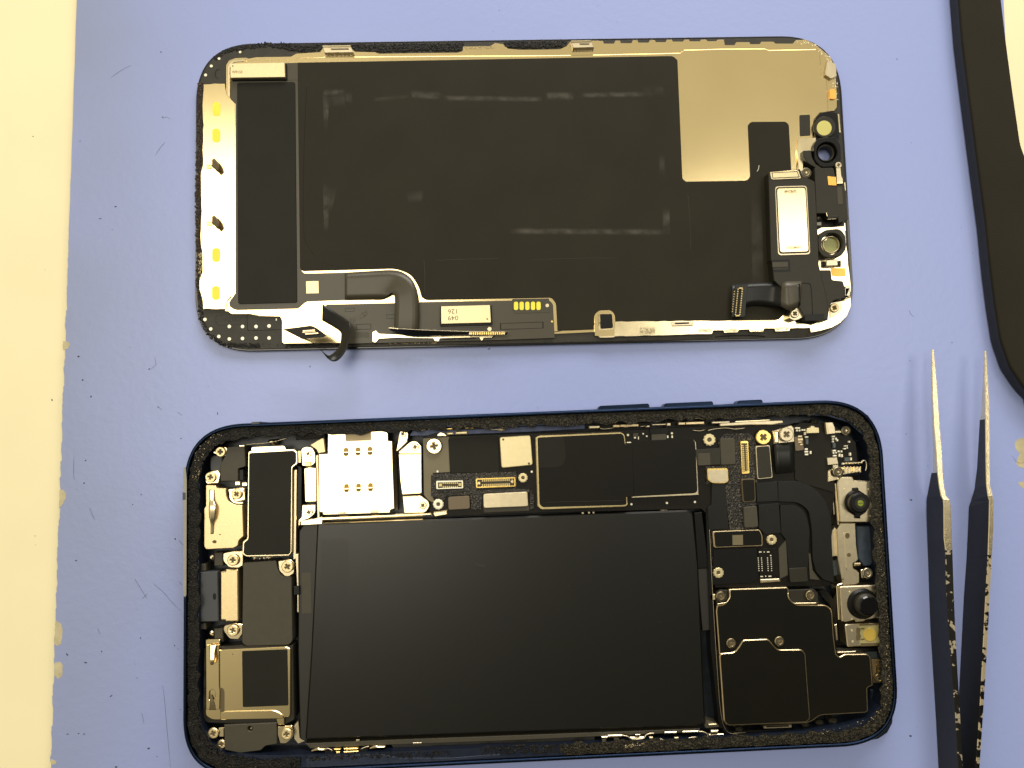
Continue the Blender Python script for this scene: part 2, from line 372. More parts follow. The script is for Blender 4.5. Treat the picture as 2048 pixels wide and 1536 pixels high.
for k, pts in enumerate([[(126, 682), (138, 684), (140, 690), (136, 697), (126, 699)], [(119, 980), (127, 980), (132, 988), (131, 998), (124, 1010), (118, 1016)],
     [(111, 1240), (122, 1248), (126, 1262), (122, 1288), (113, 1292), (108, 1285)], [(110, 1325), (121, 1324), (126, 1332), (124, 1352), (116, 1358), (109, 1350)], [(102, 1518), (112, 1522), (112, 1528), (102, 1530)],
     [(2030, 884), (2038, 878), (2048, 876), (2060, 880), (2060, 930), (2050, 936), (2038, 934), (2032, 925), (2040, 908), (2031, 896)], [(2036, 966), (2044, 963), (2056, 966), (2056, 976), (2044, 975)]]):
    poly('bare_patch', edge_noise(pts, 4, .7), .02, -.3, 'chip', mr_, bev=0, label=None)

# slab at the upper right
pd = thing('rubber_pad', P(1990, 400, 0), 'matte black rounded pad lying over the upper right corner of the mat', 'pad')
L = [P(x, y, 4.0) for x, y in rnd([(1904, -200), (1918, -20), (1926, 80), (1941, 200), (1958, 330), (1974, 450), (1983, 540), (1992, 610), (2003, 680), (2022, 735, 10), (2052, 780, 20), (2105, 830, 20), (2170, 850, 30), (2200, 700), (2130, 520), (2042, 290), (2026, 180), (2014, 90), (2001, -20), (1985, -200)], 12)]
V, Fc = [], []
n = len(L)
for d, z in ((.25, .02), (-.05, .5), (-.1, 1.5), (-.05, 3.3), (.1, 3.85), (.35, 4.0)): V += [Vector((v.x, v.y, z)) for v in inset(L, d)]
for r_ in range(5):
    for i in range(n): Fc.append((r_*n+i, r_*n+(i+1) % n, (r_+1)*n+(i+1) % n, (r_+1)*n+i))
for tri in tessellate_polygon([[Vector((v.x, v.y, 0)) for v in V[5*n:6*n]]]): Fc.append(tuple(5*n+i for i in tri))
o = mesh('pad_body', V, Fc, ['padtop', 'black'], pd, mi=[1]*(3*n)+[0]*(len(Fc)-3*n)); fixn(o.data)

# ------------------------------------------------------------------ tweezers standing on edge
tw = thing('tweezers', P(1900, 1200, 0), 'black coated tweezers with worn bare tips lying right of the open phone', 'tweezers')
def arm(name, rows, mats, par):
    # row: xl, xr (top edge), y, ztop, xb, yb (foot of the left face), zbot
    V, Fc, mi = [], [], []
    for xl, xr, y, zt, xb, yb, zb in rows:
        a, b, c = P(xl, y, zt), P(xr, y, zt), P(xb, yb, zb); wv = b-a; ch = min(.12, wv.length*.2)
        u = wv.normalized()
        V += [a+Vector((0, 0, -ch*1.2)), a+u*ch, b-u*ch, b+Vector((0, 0, -ch*1.2)), c+wv, c]
    n = len(rows)
    for i in range(n-1):
        for j in range(6):
            Fc.append((i*6+j, i*6+(j+1) % 6, (i+1)*6+(j+1) % 6, (i+1)*6+j)); mi.append(0 if j in (0, 1, 2) else 1)
    Fc.append(tuple(range(6))); Fc.append(tuple((n-1)*6+i for i in range(6))); mi += [0, 1]
    o = mesh(name, V, Fc, mats, par, mi=mi); fixn(o.data); return o
arm('tip', [(1864, 1868, 699, 5.2, 1863, 700, 4.5), (1863.5, 1869, 708, 5.3, 1863, 708, 4.5), (1864, 1872, 740, 5.7, 1862, 741, 4.8), (1865, 1876, 790, 6.2, 1863, 791, 5.0), (1868, 1880, 850, 6.9, 1864, 851, 5.2), (1872, 1884, 900, 7.2, 1866, 901, 5.2), (1875, 1886.5, 945, 7.5, 1866, 946, 4.8)], ['worn', 'worn'], tw)
arm('arm', [(1875, 1886.5, 945.4, 7.5, 1863, 946, 4.4), (1878, 1888.5, 970, 7.7, 1858, 972, 3), (1882, 1893, 992, 7.9, 1853.5, 996, 1.3), (1886.5, 1900, 1000, 8, 1853, 1004, .9), (1887.5, 1902.5, 1012, 8, 1853, 1020, .5), (1888, 1904, 1076, 8, 1855, 1084, .3), (1891, 1905.5, 1100, 8, 1856, 1110, .2)], ['worn', 'black'], tw)
arm('arm', [(1891, 1905.5, 1100.4, 8, 1856, 1110, .2), (1893, 1908, 1180, 8, 1858.5, 1190, .1), (1897, 1911, 1250, 8, 1861, 1260, .1), (1903, 1915, 1330, 8, 1866, 1340, .1), (1911, 1921, 1430, 8, 1872, 1440, .1), (1917, 1927, 1545, 8, 1878, 1555, .1), (1925, 1936, 1700, 8, 1886, 1710, .1)], ['wornmix', 'black'], tw)
arm('tip', [(1969, 1973, 702, 5.2, 1968, 703, 4.5), (1969.5, 1974, 715, 5.3, 1968, 715, 4.5), (1969.5, 1977, 760, 5.9, 1966, 761, 4.6), (1970.5, 1979, 800, 6.3, 1963, 801, 4.2), (1971, 1979.5, 838, 6.6, 1961, 840, 4)], ['worn', 'worn'], tw)
arm('arm', [(1971, 1979.5, 838.4, 6.6, 1959.5, 840, 4), (1971.5, 1980, 880, 7, 1957, 884, 3.3), (1972, 1980, 930, 7.4, 1954, 936, 2.6), (1973, 1981, 970, 7.8, 1949, 978, 1.6), (1976, 1986, 992, 8, 1942, 1002, .5), (1979, 1988, 1002, 8, 1938, 1014, .3), (1978, 1988, 1050, 8, 1936, 1060, .2), (1976, 1985, 1110, 8, 1933, 1120, .1)], ['worn', 'black'], tw)
M['wornmix2'] = mk('worn_gilded_edge', (.012, .011, .009), .35, .7, vscale=700, col2=(.66, .56, .38), mix=(.44, .46), bump=.02, bscale=2500)
arm('arm', [(1976, 1985, 1110.4, 8, 1933, 1120, .1), (1972, 1981, 1180, 8, 1928, 1190, .1), (1967, 1976, 1280, 8, 1923, 1290, .1), (1962, 1970, 1380, 8, 1918, 1390, .1), (1957, 1965, 1460, 8, 1913, 1470, .1), (1951, 1959, 1550, 8, 1908, 1560, .1), (1944, 1952, 1700, 8, 1899, 1710, .1)], ['wornmix2', 'black'], tw)

# ------------------------------------------------------------------ screen assembly, lying face down
sc_ = thing('screen_assembly', P(1040, 390, 0), 'removed black phone screen lying face down with gold plates and dark film showing', 'phone screen')
glass_px = rnd([(392, 88), (1677, 70), (1713, 676), (390, 705)], 118, seg=18)
cam_hole = circ(1651, 307, 12.5, 28)
V, Fc = geo(glass_px, 1.15, .02, .14, [circ(1650, 307, 14, 28)])
o = mesh('cover_glass', V, Fc, 'glass', sc_); fixn(o.data)
inner_px = rnd([(396, 92), (1673, 74), (1708, 673), (394, 701)], 113, seg=18)
poly('back_panel', inner_px, 1.45, 1.15, 'backing', sc_, bev=.08, holes=[circ(1650, 307, 14.5, 24)])
# metal flange ring (outer, lower level)
teeth = lambda xs, yb, yt, d=5: [p for a, b in xs for p in ((a, yb), (a+d*.4, yt), (b-d*.4, yt), (b, yb))]
flange_top = [(452, 170), (452, 130), (458, 121, 6), (470, 116), (491, 115), (497, 117), (513, 114), (582, 113), (592, 107), (640, 104), (646, 95), (700, 94), (710, 103), (750, 104), (758, 107), (915, 105), (925, 102), (926, 93), (980, 92), (990, 86), (1006, 88), (1016, 97), (1040, 99), (1120, 98), (1133, 92), (1140, 84), (1190, 81), (1206, 82),
    (1208, 87), (1228, 87), (1231, 81), (1240, 81), (1242, 86), (1263, 86), (1266, 80), (1275, 80), (1277, 85), (1297, 85), (1300, 80), (1310, 80), (1312, 84), (1331, 84), (1334, 79), (1344, 79), (1346, 83), (1366, 83), (1369, 79), (1378, 79), (1380, 82.5), (1400, 82.5), (1403, 79), (1413, 79), (1415, 82), (1433, 82), (1436, 79), (1448, 79),
    (1450, 90), (1469, 90), (1473, 84), (1499, 84), (1501, 88), (1520, 88), (1523, 83), (1547, 83), (1551, 87), (1586, 87), (1592, 80), (1612, 79), (1630, 88), (1645, 100), (1656, 110), (1665, 122), (1670, 138), (1672, 160), (1674, 185), (1674, 215), (1668, 222), (1660, 222)]
body = flange_top + [(1656, 232), (1640, 228), (1630, 240), (1629, 275), (1618, 282), (1594, 285), (1594, 300), (1596, 345), (1560, 345), (1560, 642), (1229, 644), (1229, 662), (1112, 668), (1000, 672), (700, 684), (568, 688), (564, 684), (564, 640), (560, 633), (518, 631), (450, 622), (452, 600)]
poly('steel_plate', edge_noise(body, 40, .5), 1.72, 1.45, 'tan', sc_, bev=.05)
# raised inner tray: a second step of the plate
tray = [(461, 190), (459, 140, 8), (462, 125, 8), (475, 121), (492, 121), (590, 119), (597, 115), (644, 114), (740, 112.7), (1122, 110.2), (1242, 108), (1360, 105.5), (1368, 99.5), (1440, 97.5), (1530, 96.8), (1538, 100), (1632, 98), (1640, 104, 3), (1643, 151), (1654, 158, 3), (1657, 224), (1640, 226), (1628, 240), (1626, 278), (1594, 283), (1594, 345), (1560, 345), (1560, 640), (1229, 640), (1229, 640), (1112, 664), (600, 664), (600, 606), (461, 600)]
poly('inner_tray', tray, 2.0, 1.6, 'tan', sc_, bev=.14)
poly('cable_guard', [(456, 165), (455, 132, 5), (462, 119, 8), (491, 117), (491, 122.5), (466, 124.5, 6), (460, 136), (460, 196), (456, 191)], 2.15, 1.6, 'steel', sc_, bev=.08)
# lower left plate and the left strip with pads
poly('lower_plate', [(452, 618), (600, 614), (607, 604, 5), (690, 600), (790, 598), (790, 612), (690, 609), (652, 609), (652, 640), (690, 664), (684, 686), (568, 687), (564, 683), (564, 640, 3), (560, 633), (518, 632), (512, 628), (462, 628, 4)], 1.95, 1.45, 'tan', sc_, bev=.05)
ls = poly('side_plate', edge_noise([(407, 168), (450, 167), (454, 190), (470, 206), (470, 584), (454, 602), (451, 618), (406, 618), (405, 600), (399, 580), (399, 560), (405, 545), (404, 500), (401, 480), (403, 420), (402, 380), (402, 345), (406, 330), (405, 290), (407, 250), (405, 215)], 9, .8), 2.02, 1.45, 'tan', sc_, bev=.05)
for (x, y) in ((433, 218), (432.5, 271), (432.5, 510), (432, 586)):
    poly('contact_pad', rnd([(x-8, y-14), (x+8, y-14), (x+8, y+14), (x-8, y+14)], 8), 2.05, 2.0, 'goldpad', ls, bev=.0)
poly('contact_pad', rnd([(611, 612), (623, 612), (623, 634), (611, 634)], 6), 1.99, 1.9, 'goldpad', sc_, bev=0)
for (x, y) in ((427, 331), (427, 445)):
    c_ = multi('grounding_clip', [(rect(x-14, y-2, x-9, y+1), 2.2, 2), (rect(x-8, y-2, x-4, y+1), 2.2, 2), (rect(x-14, y+3, x-9, y+6), 2.2, 2), (rect(x-8, y+3, x-4, y+6), 2.2, 2)], 'gold', ls)
    ruled('spring_leaf', [(x-3, y-12, 2.2), (x+3, y-13, 3.2), (x+10, y-2, 3.6), (x+15, y+9, 3)], [(x-3, y+3, 2.2), (x+2, y+6, 3.0), (x+7, y+12, 3.2), (x+13, y+14, 2.7)], .1, 'brownchip', ls)
# dark films
tape_o = poly('black_tape', [(474, 165, 5), (590, 163.5, 5), (594, 605, 4), (476, 608, 5)], 2.32, 2.05, 'tape', sc_, bev=.06)
fx = poly('display_flex', [(461, 150), (596, 150), (597, 126), (602, 126), (603, 541), (608, 547, 4), (690, 545), (690, 600), (612, 603, 5), (604, 610, 6), (596, 617, 6), (470, 620, 8), (459, 613, 5), (458, 605), (471, 586), (471, 208), (461, 198)], 2.12, 1.9, 'flex', sc_, bev=.04)
poly('chip_flex', [(571, 126), (597, 125.5), (597, 160), (468, 163), (462, 158), (462, 150), (571, 150)], 2.16, 2.0, 'flex', sc_, bev=.03)
gr = poly('graphite_sheet', [(595, 125), (1346, 111.5, 8), (1355, 120, 2), (1365, 358, 7), (1372, 363, 3), (1494, 361, 6), (1501, 353, 3), (1496, 249, 7), (1503, 243.5, 3), (1572, 243, 6), (1578, 250, 3), (1583, 345), (1565, 420), (1566, 639), (1229, 643), (1229, 632, 5), (1222, 621, 5), (1197, 621, 5), (1189, 629, 5), (1188, 658), (1115, 661), (1112, 606, 6), (1103, 595, 5), (852, 600, 5), (843, 594), (838, 575, 12), (822, 548, 14), (790, 537, 10), (604, 542, 4), (600, 536)], 2.20, 2.0, 'graphite', sc_, bev=.05)
poly('black_tape', [(1599, 230, 2), (1620, 229, 2), (1621, 271, 2), (1600, 272, 2)], 2.1, 1.9, 'plastic', sc_, bev=.03)
poly('black_tape', [(1200, 628, 3), (1224, 628, 3), (1226, 656, 3), (1201, 658, 3)], 2.3, 1.6, 'blackp', sc_, bev=.03)
poly('hole_rim', rnd([(1190, 672), (1189, 630, 6), (1197, 621, 6), (1222, 620, 6), (1230, 629, 5), (1231, 645), (1229, 672)], 0), 2.26, 1.9, 'tan', sc_, bev=.05, holes=[rnd([(1196, 630, 3), (1223, 628, 3), (1226, 658, 3), (1198, 660, 3)])])
# wear marks on the graphite
for q, m in (([(645, 177), (692, 176), (692, 192), (645, 193)], 'smudge'), ([(644, 180), (660, 180), (656, 262), (648, 262)], 'smudge'), ([(655, 188), (692, 184), (692, 216), (655, 220)], 'smudge2'), ([(690, 180), (706, 181), (704, 210), (690, 208)], 'smudge2'),
             ([(745, 194), (835, 186), (835, 196), (745, 206)], 'smudge2'), ([(820, 179), (884, 182), (884, 202), (820, 198)], 'smudge'), ([(880, 189), (1090, 192), (1090, 205), (880, 203)], 'smudge'), ([(1090, 182), (1150, 182), (1150, 202), (1090, 202)], 'smudge'), ([(1160, 184), (1292, 181), (1292, 195), (1160, 197)], 'smudge'), ([(1286, 168), (1330, 166), (1330, 198), (1286, 198)], 'smudge2'),
             ([(645, 360), (662, 362), (656, 474), (648, 474)], 'smudge'), ([(655, 370), (676, 372), (662, 430), (655, 430)], 'smudge2'), ([(812, 380), (848, 376), (846, 406), (814, 408)], 'smudge2'), ([(1010, 454), (1338, 456), (1338, 472), (1010, 470)], 'smudge'), ([(1324, 415), (1340, 412), (1340, 474), (1326, 474)], 'smudge'), ([(1318, 305), (1330, 305), (1330, 360), (1318, 360)], 'smudge2'),
             ([(1500, 370), (1524, 370), (1530, 600), (1504, 600)], 'smudge2')):
    smudge(q, 2.212, m, gr)
wire('crease', [(848, 522), (850, 560), (849, 590)], .04, 'flex', gr, z=2.2)
wire('crease', [(870, 521), (940, 518.5), (1000, 517.5)], .035, 'olive', gr, z=2.2)
wire('crease', [(1060, 520), (1140, 517), (1235, 516)], .025, 'olive', gr, z=2.2)
wire('crease', [(1376, 392), (1380, 450), (1381, 505)], .03, 'olive', gr, z=2.2)
wire('crease', [(614, 160), (608, 300), (607, 450), (615, 490), (640, 520), (680, 535)], .05, 'blackp', gr, z=2.18)
wire('lint', [(1518, 331), (1517, 338), (1514, 343)], .06, 'solder', gr, z=2.28)
# printed chips
poly('white_label', [(612, 562.5), (637, 562), (637.5, 586.5), (612.5, 587)], 2.16, 2.1, 'cream', fx, bev=.01)
c1_ = poly('driver_chip', [(460.5, 127), (569, 125), (570, 154), (461, 155.5)], 3.3, 2.1, 'cream', sc_, bev=.05)
poly('chip_skirt', [(461, 127), (573, 126, 2), (574, 157, 2), (573, 160), (463, 161, 2)], 2.5, 2.0, 'blackp', c1_, bev=.05)
text('chip_marking', 'W9150', 474.5, 144.3, 3.315, 6.2, 'ink', c1_, rot=-.0, sx=.78)
poly('chip_dot', circ(465.5, 132, 1.5, 10), 3.315, 3.28, 'ink', c1_, bev=0)
c2_ = poly('driver_chip', [(882, 612.5), (980, 610), (982, 645), (882.5, 647.5)], 3.1, 2.1, 'cream', sc_, bev=.05)
poly('chip_skirt', [(880, 612, 2), (983, 610, 2), (985, 650, 3), (880, 653, 3)], 2.45, 2.0, 'blackp', c2_, bev=.05)
text('chip_marking', '049', 906, 635.5, 3.115, 9, 'ink', c2_, rot=math.pi+.02, sx=1.1)
text('chip_marking', '126', 906, 622.5, 3.115, 9, 'ink', c2_, rot=math.pi+.02, sx=1.1)
poly('chip_dot', circ(974.5, 638, 1.6, 10), 3.115, 3.08, 'ink', c2_, bev=0)
# lower flex board
fb = poly('flex_board', [(652, 609), (790, 606), (842, 604), (1098, 600, 4), (1106, 608, 4), (1109, 668), (1110, 676), (1000, 680), (720, 687), (684, 688), (690, 665), (652, 640)], 2.1, 1.9, 'flex', sc_, bev=.04)
poly('board_ridge', rnd([(876, 608), (985, 604), (990, 654), (880, 656)], 6), 2.14, 2.0, 'flex', fb, bev=.03)
gp = poly('pad_block', [(1024, 598, 3), (1098, 597), (1100, 625), (1030, 627), (1024, 620, 3)], 2.14, 2.0, 'olive', fb, bev=.03)
for x in (1032, 1043.3, 1054.6, 1066, 1077): poly('contact_pad', rnd([(x-4.3, 603.5), (x+4.3, 603.2), (x+4.5, 620), (x-4.1, 620.3)], 4), 2.2, 2.1, 'goldpad', gp, bev=.02)
poly('solder_point', circ(1094.5, 611, 3.8, 14), 2.2, 2.1, 'silver', gp, bev=.03)
poly('test_mark', circ(1104, 643, 2.3, 8), 2.14, 2.1, 'gold', fb, bev=.02)
for q in (rect(690, 616, 709, 623), rect(712, 648, 742, 659), rect(773, 629, 789, 637), rect(1000, 645, 1087, 658)):
    V, Fc = geo(q, 2.125, 2.1, 0, [[(sum(p[0] for p in q)/4+(p[0]-sum(t[0] for t in q)/4)*.95, sum(p[1] for p in q)/4+(p[1]-sum(t[1] for t in q)/4)*.86) for p in q]])
    mesh('printed_outline', V, Fc, 'tape', fb)
crumbs('flux_traces', [(702, 642), (735, 625)], 10, 2.1, 90, (.03, .09), 'olive', fb)
multi('test_row', [(rect(696+i*3.3, 664, 698+i*3.3, 675), 2.13, 2.08) for i in range(13)], 'olive', fb, bev=0)
# the broad bending flex
ruled('bent_flex', [(690, 545, 2.3), (740, 542, 2.35), (785, 540, 2.6), (808, 546, 3.0), (826, 562, 3.5), (834, 590, 3.9), (835.5, 625, 4.1), (835, 650, 4.0), (833, 665, 3.8)],
      [(690, 600, 2.3), (740, 599, 2.35), (762, 598, 2.6), (774, 592, 3.0), (782, 586, 3.4), (789, 592, 3.8), (789, 625, 4.0), (788, 650, 3.9), (788, 664, 3.7)], .12, 'flex', sc_)
fj = ruled('flex_tail', [(777, 656, 4.5), (800, 658, 4.6), (860, 661, 4.4), (940, 663.5, 4.2), (1016, 664.5, 4.2)], [(780, 661, 3.7), (800, 668, 3.2), (836, 673, 3.2), (935, 669, 4.0), (1013, 669.5, 4.0)], .1, 'flexdark', sc_)
multi('connector_pins', [(rect(941+i*4.4, 664.5, 943.6+i*4.4, 669), 4.45, 4.1) for i in range(16)], 'gold', fj, bev=0)
wire('tail_highlight', [(777, 656, 4.62), (800, 657.5, 4.72), (860, 660.5, 4.52), (940, 663, 4.35), (1018, 664, 4.35)], .05, 'silver', fj)  # silver wire added as the bright highlight along the flex tail
wire('tail_glint', [(777, 656, 4.65), (786, 656.5, 4.7), (798, 658, 4.75)], .11, 'steel', fj)
multi('solder_bead', [(circ(979, 658, 4.5, 12), 2.4, 2.0), (circ(940, 667, 2.4, 8), 4.5, 4.1), (circ(1008, 667, 2.4, 8), 4.5, 4.1)], 'silver', fj)
poly('shiny_bracket', [(744, 664, 3), (752, 660, 3), (758, 667), (868, 672), (990, 669), (984, 676), (968, 676), (966, 681), (962, 682), (958, 675), (880, 677), (878, 683), (870, 683), (866, 677), (790, 676), (758, 678), (752, 686, 4), (744, 684, 4)], 2.5, 1.5, 'steel', sc_, bev=.1)
multi('clip_slots', [(rect(885, 676, 910, 678.5), 2.52, 2.4), (rect(915, 675, 950, 677.5), 2.52, 2.4)], 'blackp', sc_, bev=0)
# the loose looping flex with its connector
lp = ruled('loop_flex', [(645, 608, 2.2), (668, 623, 3.0), (690, 638, 4.6), (700, 648, 5.6), (698.5, 668, 6.4), (694, 693, 6.8), (685, 711, 7.0), (672, 722, 7.2), (658, 718, 7.6), (640, 697, 8.0), (622, 684, 8.3), (604, 677.5, 8.6)],
      [(644, 641, 2.2), (664, 652, 3.0), (680, 663, 4.2), (682, 672, 4.6), (680, 688, 5.0), (673, 700, 5.4), (664, 708, 6.2), (657, 711, 7.0), (648, 705, 7.5), (634, 690, 8.1), (620, 682, 8.5), (606, 674, 8.9)], .12, 'flexdark', sc_)
pdl = poly('flex_connector', [(566, 658.5), (622, 651, 4), (632, 655, 4), (653.5, 671, 2), (645, 674.5, 3), (622, 676), (604, 678)], 8.8, 8.55, 'board', sc_, bev=.03)
poly('connector_socket', [(602, 659), (630, 657), (640, 668), (612, 671)], 9.1, 8.7, 'blackp', pdl, bev=.04)
multi('connector_pins', [([(605, 661), (629, 659), (630, 661), (606, 663)], 9.2, 9), ([(610, 667), (636, 665), (637, 667), (611, 669)], 9.2, 9), ([(604, 664.5), (630, 662.5), (631, 663.3), (605, 665.3)], 9.15, 9)], 'shieldrim', pdl, bev=0)
# lower right plate with toothed edge
lr = poly('edge_plate', edge_noise([(1195, 651), (1229, 649), (1230, 643), (1400, 641), (1545, 641.5), (1558, 638), (1566, 630, 4), (1580, 634), (1592, 644), (1622, 650), (1645, 640), (1657, 606), (1690, 601), (1702, 596), (1702, 612), (1694, 632), (1680, 646), (1664, 655), (1644, 661), (1622, 665), (1620, 656), (1580, 657), (1579, 662), (1551, 663), (1549, 657), (1529, 657), (1526, 664), (1500, 664), (1498, 659), (1478, 660), (1475, 665), (1449, 666), (1447, 661), (1427, 661), (1424, 668), (1230, 673), (1228, 675), (1200, 676), (1195, 671)], 12, .6), 2.25, 1.5, 'steel', sc_, bev=.06)
for q in ([(1448, 655), (1476, 655), (1476, 667), (1448, 667)], [(1278, 652), (1312, 652), (1312, 672), (1278, 672)], [(1549, 650), (1580, 650), (1580, 664), (1549, 664)], [(1498, 658), (1528, 658), (1528, 666), (1498, 666)], [(1395, 655), (1425, 655), (1425, 667), (1395, 667)]): smudge(q, 2.262, 'scuff', lr, 'scuff_mark')
poly('tray_latch', [(1342, 644), (1386, 643), (1386, 651), (1344, 652)], 2.7, 2.2, 'silver', lr, bev=.08)
poly('latch_slot', rect(1350, 645, 1378, 648), 2.72, 2.6, 'blackp', lr, bev=0)
poly('corner_plate', edge_noise([(1643, 455), (1690, 452), (1692, 480), (1698, 540), (1702, 575), (1702, 600), (1688, 600), (1686, 575), (1662, 558), (1640, 542), (1632, 525), (1631, 461)], 10, .8), 2.3, 1.5, 'steel', sc_, bev=.06)
# top edge latches
for (x0, x1, yt) in ((645, 707, 92), (1142, 1188, 82)):
    tl = poly('frame_latch', [(x0, yt), (x1-6, yt-.5), (x1, yt+13), (x0+4, yt+14)], 2.7, 1.7, 'silver', sc_, bev=.1)
    poly('latch_slot', [(x0+16, yt+5), (x1-10, yt+4.5), (x1-9, yt+7.5), (x0+18, yt+8)], 2.72, 2.6, 'ink', tl, bev=0)
    poly('latch_lip', [(x0, yt-1), (x1-6, yt-1.5), (x1-6, yt+1), (x0, yt+1.5)], 2.9, 2.6, 'steel', tl, bev=.04)
    multi('weld_marks', [(circ(x0+9+i*(x1-x0-14)/6, yt+18, 2.6, 9), 1.78, 1.7) for i in range(7)], 'silver', tl, bev=.02)
poly('frame_latch', edge_noise([(1655, 121), (1672, 128), (1674, 152), (1662, 158), (1650, 150), (1652, 135)], 6, .8), 2.3, 1.7, 'silver', sc_, bev=.08)
poly('copper_patch', rnd([(1659, 178), (1671, 178), (1672, 198), (1660, 198)], 4), 2.1, 1.7, 'orange', sc_, bev=.02)
crumbs('scraped_corner', [(1590, 84), (1625, 88), (1655, 112), (1668, 138), (1672, 200)], 10, 1.72, 120, (.04, .13), 'silver', sc_, flat=.4)
multi('edge_marks', [(rect(1688.5, 365+i*27, 1691, 381+i*27, (0, .06)), 1.6, 1.4) for i in range(4)] + [(rect(1677, 228, 1680, 265, (0, .08)), 1.7, 1.4)], 'steel', sc_, bev=.02)
# receiver, mouldings, camera rings
sp = poly('earpiece_module', [(1537, 344, 3), (1600, 338), (1607, 352), (1628, 362), (1630, 365), (1636, 470), (1638, 530), (1655, 600), (1656, 640), (1612, 640), (1590, 600), (1548, 561), (1544, 522), (1542, 520)], 4.9, 2.1, 'plastic', sc_, bev=.12)
poly('side_moulding', [(1629, 336), (1667, 335, 3), (1671, 352), (1688, 353), (1697, 440, 4), (1678, 446), (1675, 433), (1654, 434), (1653, 427), (1632, 427)], 4.1, 1.6, 'plastic', sc_, bev=.12)
poly('side_moulding', [(1636, 541), (1643, 540), (1662, 540, 3), (1664, 560, 3), (1686, 562, 3), (1690, 575), (1689, 596), (1666, 601, 5), (1659, 610), (1656, 640), (1640, 641), (1632, 600)], 4.6, 1.6, 'plastic', sc_, bev=.12)
poly('flap', [(1655, 431, 2), (1676, 431, 2), (1677, 436), (1656, 437)], 4.6, 3.0, 'plastic', sc_, bev=.1)
wire('flap_edge', [(1655, 438.5), (1674, 437.5)], .12, 'steel', sc_, z=4.2); wire('flap_edge', [(1652.5, 426), (1654.5, 433)], .12, 'steel', sc_, z=4.4)
poly('side_patch', [(1674, 372), (1684, 372), (1686, 408), (1676, 409)], 4.16, 4.0, 'olive', sc_, bev=.02)
rim = poly('mesh_surround', rnd([(1550, 372.5), (1614, 371), (1621, 509), (1556, 511)], 7), 5.0, 4.7, 'silver', sp, bev=.06, holes=[rnd([(1552, 375), (1612, 373.5), (1619, 505.5), (1558.5, 507.5)], 6)])
poly('receiver_plate', rnd([(1554, 376.5), (1611, 375), (1617.5, 503), (1560, 505)], 6), 5.05, 4.8, 'receiver', sp, bev=.08)
for q in ([(1567, 378), (1595, 377), (1595, 388), (1567, 389)], [(1570, 490), (1606, 489), (1606, 500), (1570, 501)]): smudge(q, 5.062, 'scuff', sp, 'scuff_mark')
poly('port_surround', [(1540, 343.5, 3), (1597, 340, 3), (1603, 357, 4), (1543, 359.5, 4)], 5.05, 4.8, 'steel', sp, bev=.08)
poly('port_groove', [(1543, 345), (1595, 342, 2), (1600, 355, 2), (1545, 357.5, 2)], 5.06, 4.9, 'ink', sp, bev=0)
poly('port_window', [(1545, 346, 2), (1594, 343.5, 2), (1598, 353.5, 2), (1546, 356, 2)], 5.12, 4.9, 'cream', sp, bev=.06)
poly('module_window', rect(1545, 524, 1576, 534), 4.98, 4.8, 'olive', sp, bev=.02)
poly('module_slot', [(1543, 520), (1579, 519), (1581, 543), (1547, 544), (1546, 540), (1577, 539), (1576, 523), (1543, 524)], 4.93, 4.8, 'blackp', sp, bev=0)
wire('module_seam', [(1602, 566), (1618, 567), (1622, 575), (1624, 600), (1625, 628)], .08, 'blackp', sp, z=4.9)
poly('module_recess', rect(1610, 628, 1648, 641), 5.0, 4.6, 'blackp', sp, bev=.03)
poly('foil_tab', [(1655, 352, 2), (1662, 353), (1672, 354), (1673, 371), (1657, 370)], 4.25, 4.1, 'orange', sc_, bev=.02)
poly('small_bracket', [(1672, 330), (1681, 332), (1683, 352), (1686, 358), (1686, 366), (1674, 367), (1673, 345)], 4.3, 2, 'silver', sc_, bev=.06)
poly('bracket_lip', rect(1674, 364, 1686, 367.5), 4.5, 4.0, 'steel', sc_, bev=.05)
poly('sensor_plate', [(1595, 282, 4), (1600, 277, 3), (1632, 275), (1632, 302), (1607, 303), (1606, 345), (1598, 345), (1594, 300)], 2.5, 1.9, 'steel', sc_, bev=.05)
poly('sensor_slot', [(1640, 226, 4), (1656, 222), (1674, 226, 3), (1679, 275), (1668, 290), (1633, 290), (1629, 260), (1630, 240, 4)], 2.35, 1.9, 'blackp', sc_, bev=.06)
fi = poly('flood_sensor', circ(1650, 254, 21.5, 32), 3.0, 2.2, 'plastic', sc_, bev=.1)
poly('yellow_filter', circ(1648.5, 256, 15, 28), 3.06, 2.9, 'yellow', fi, bev=.03)
poly('curved_arm', [(1607, 301), (1622, 300, 3), (1624, 315, 5), (1632, 328), (1642, 334), (1644, 354), (1634, 352), (1630, 335), (1614, 325, 5), (1607, 312)], 3.6, 1.8, 'plastic', sc_, bev=.1)
cr = poly('camera_ring', [(1636, 276, 6), (1672, 273, 6), (1682, 290, 5), (1683, 318, 6), (1672, 333, 6), (1642, 335, 8), (1629, 320, 6), (1628, 290, 6)], 3.6, 1.5, 'blackp', sc_, bev=.14, holes=[circ(1654, 304.5, 20.5, 32)])
poly('camera_tube', circ(1652, 305.5, 17.5, 32), 2.6, 1.5, 'plastic', cr, bev=.1, holes=[circ(1651, 306.5, 14, 28)])
screw(1613, 345, 10.5, 4.9, sc_, 'cream', 'dome'); screw(1677.5, 330, 6.5, 4.4, sc_, 'silver')
poly('small_screw_well', circ(1637, 436, 6, 14), 2.6, 2, 'blackp', sc_); screw(1637, 436, 3.2, 2.8, sc_, 'silver', 'dome')
poly('pale_tab', rect(1631, 444, 1643, 451), 3, 2, 'band', sc_)
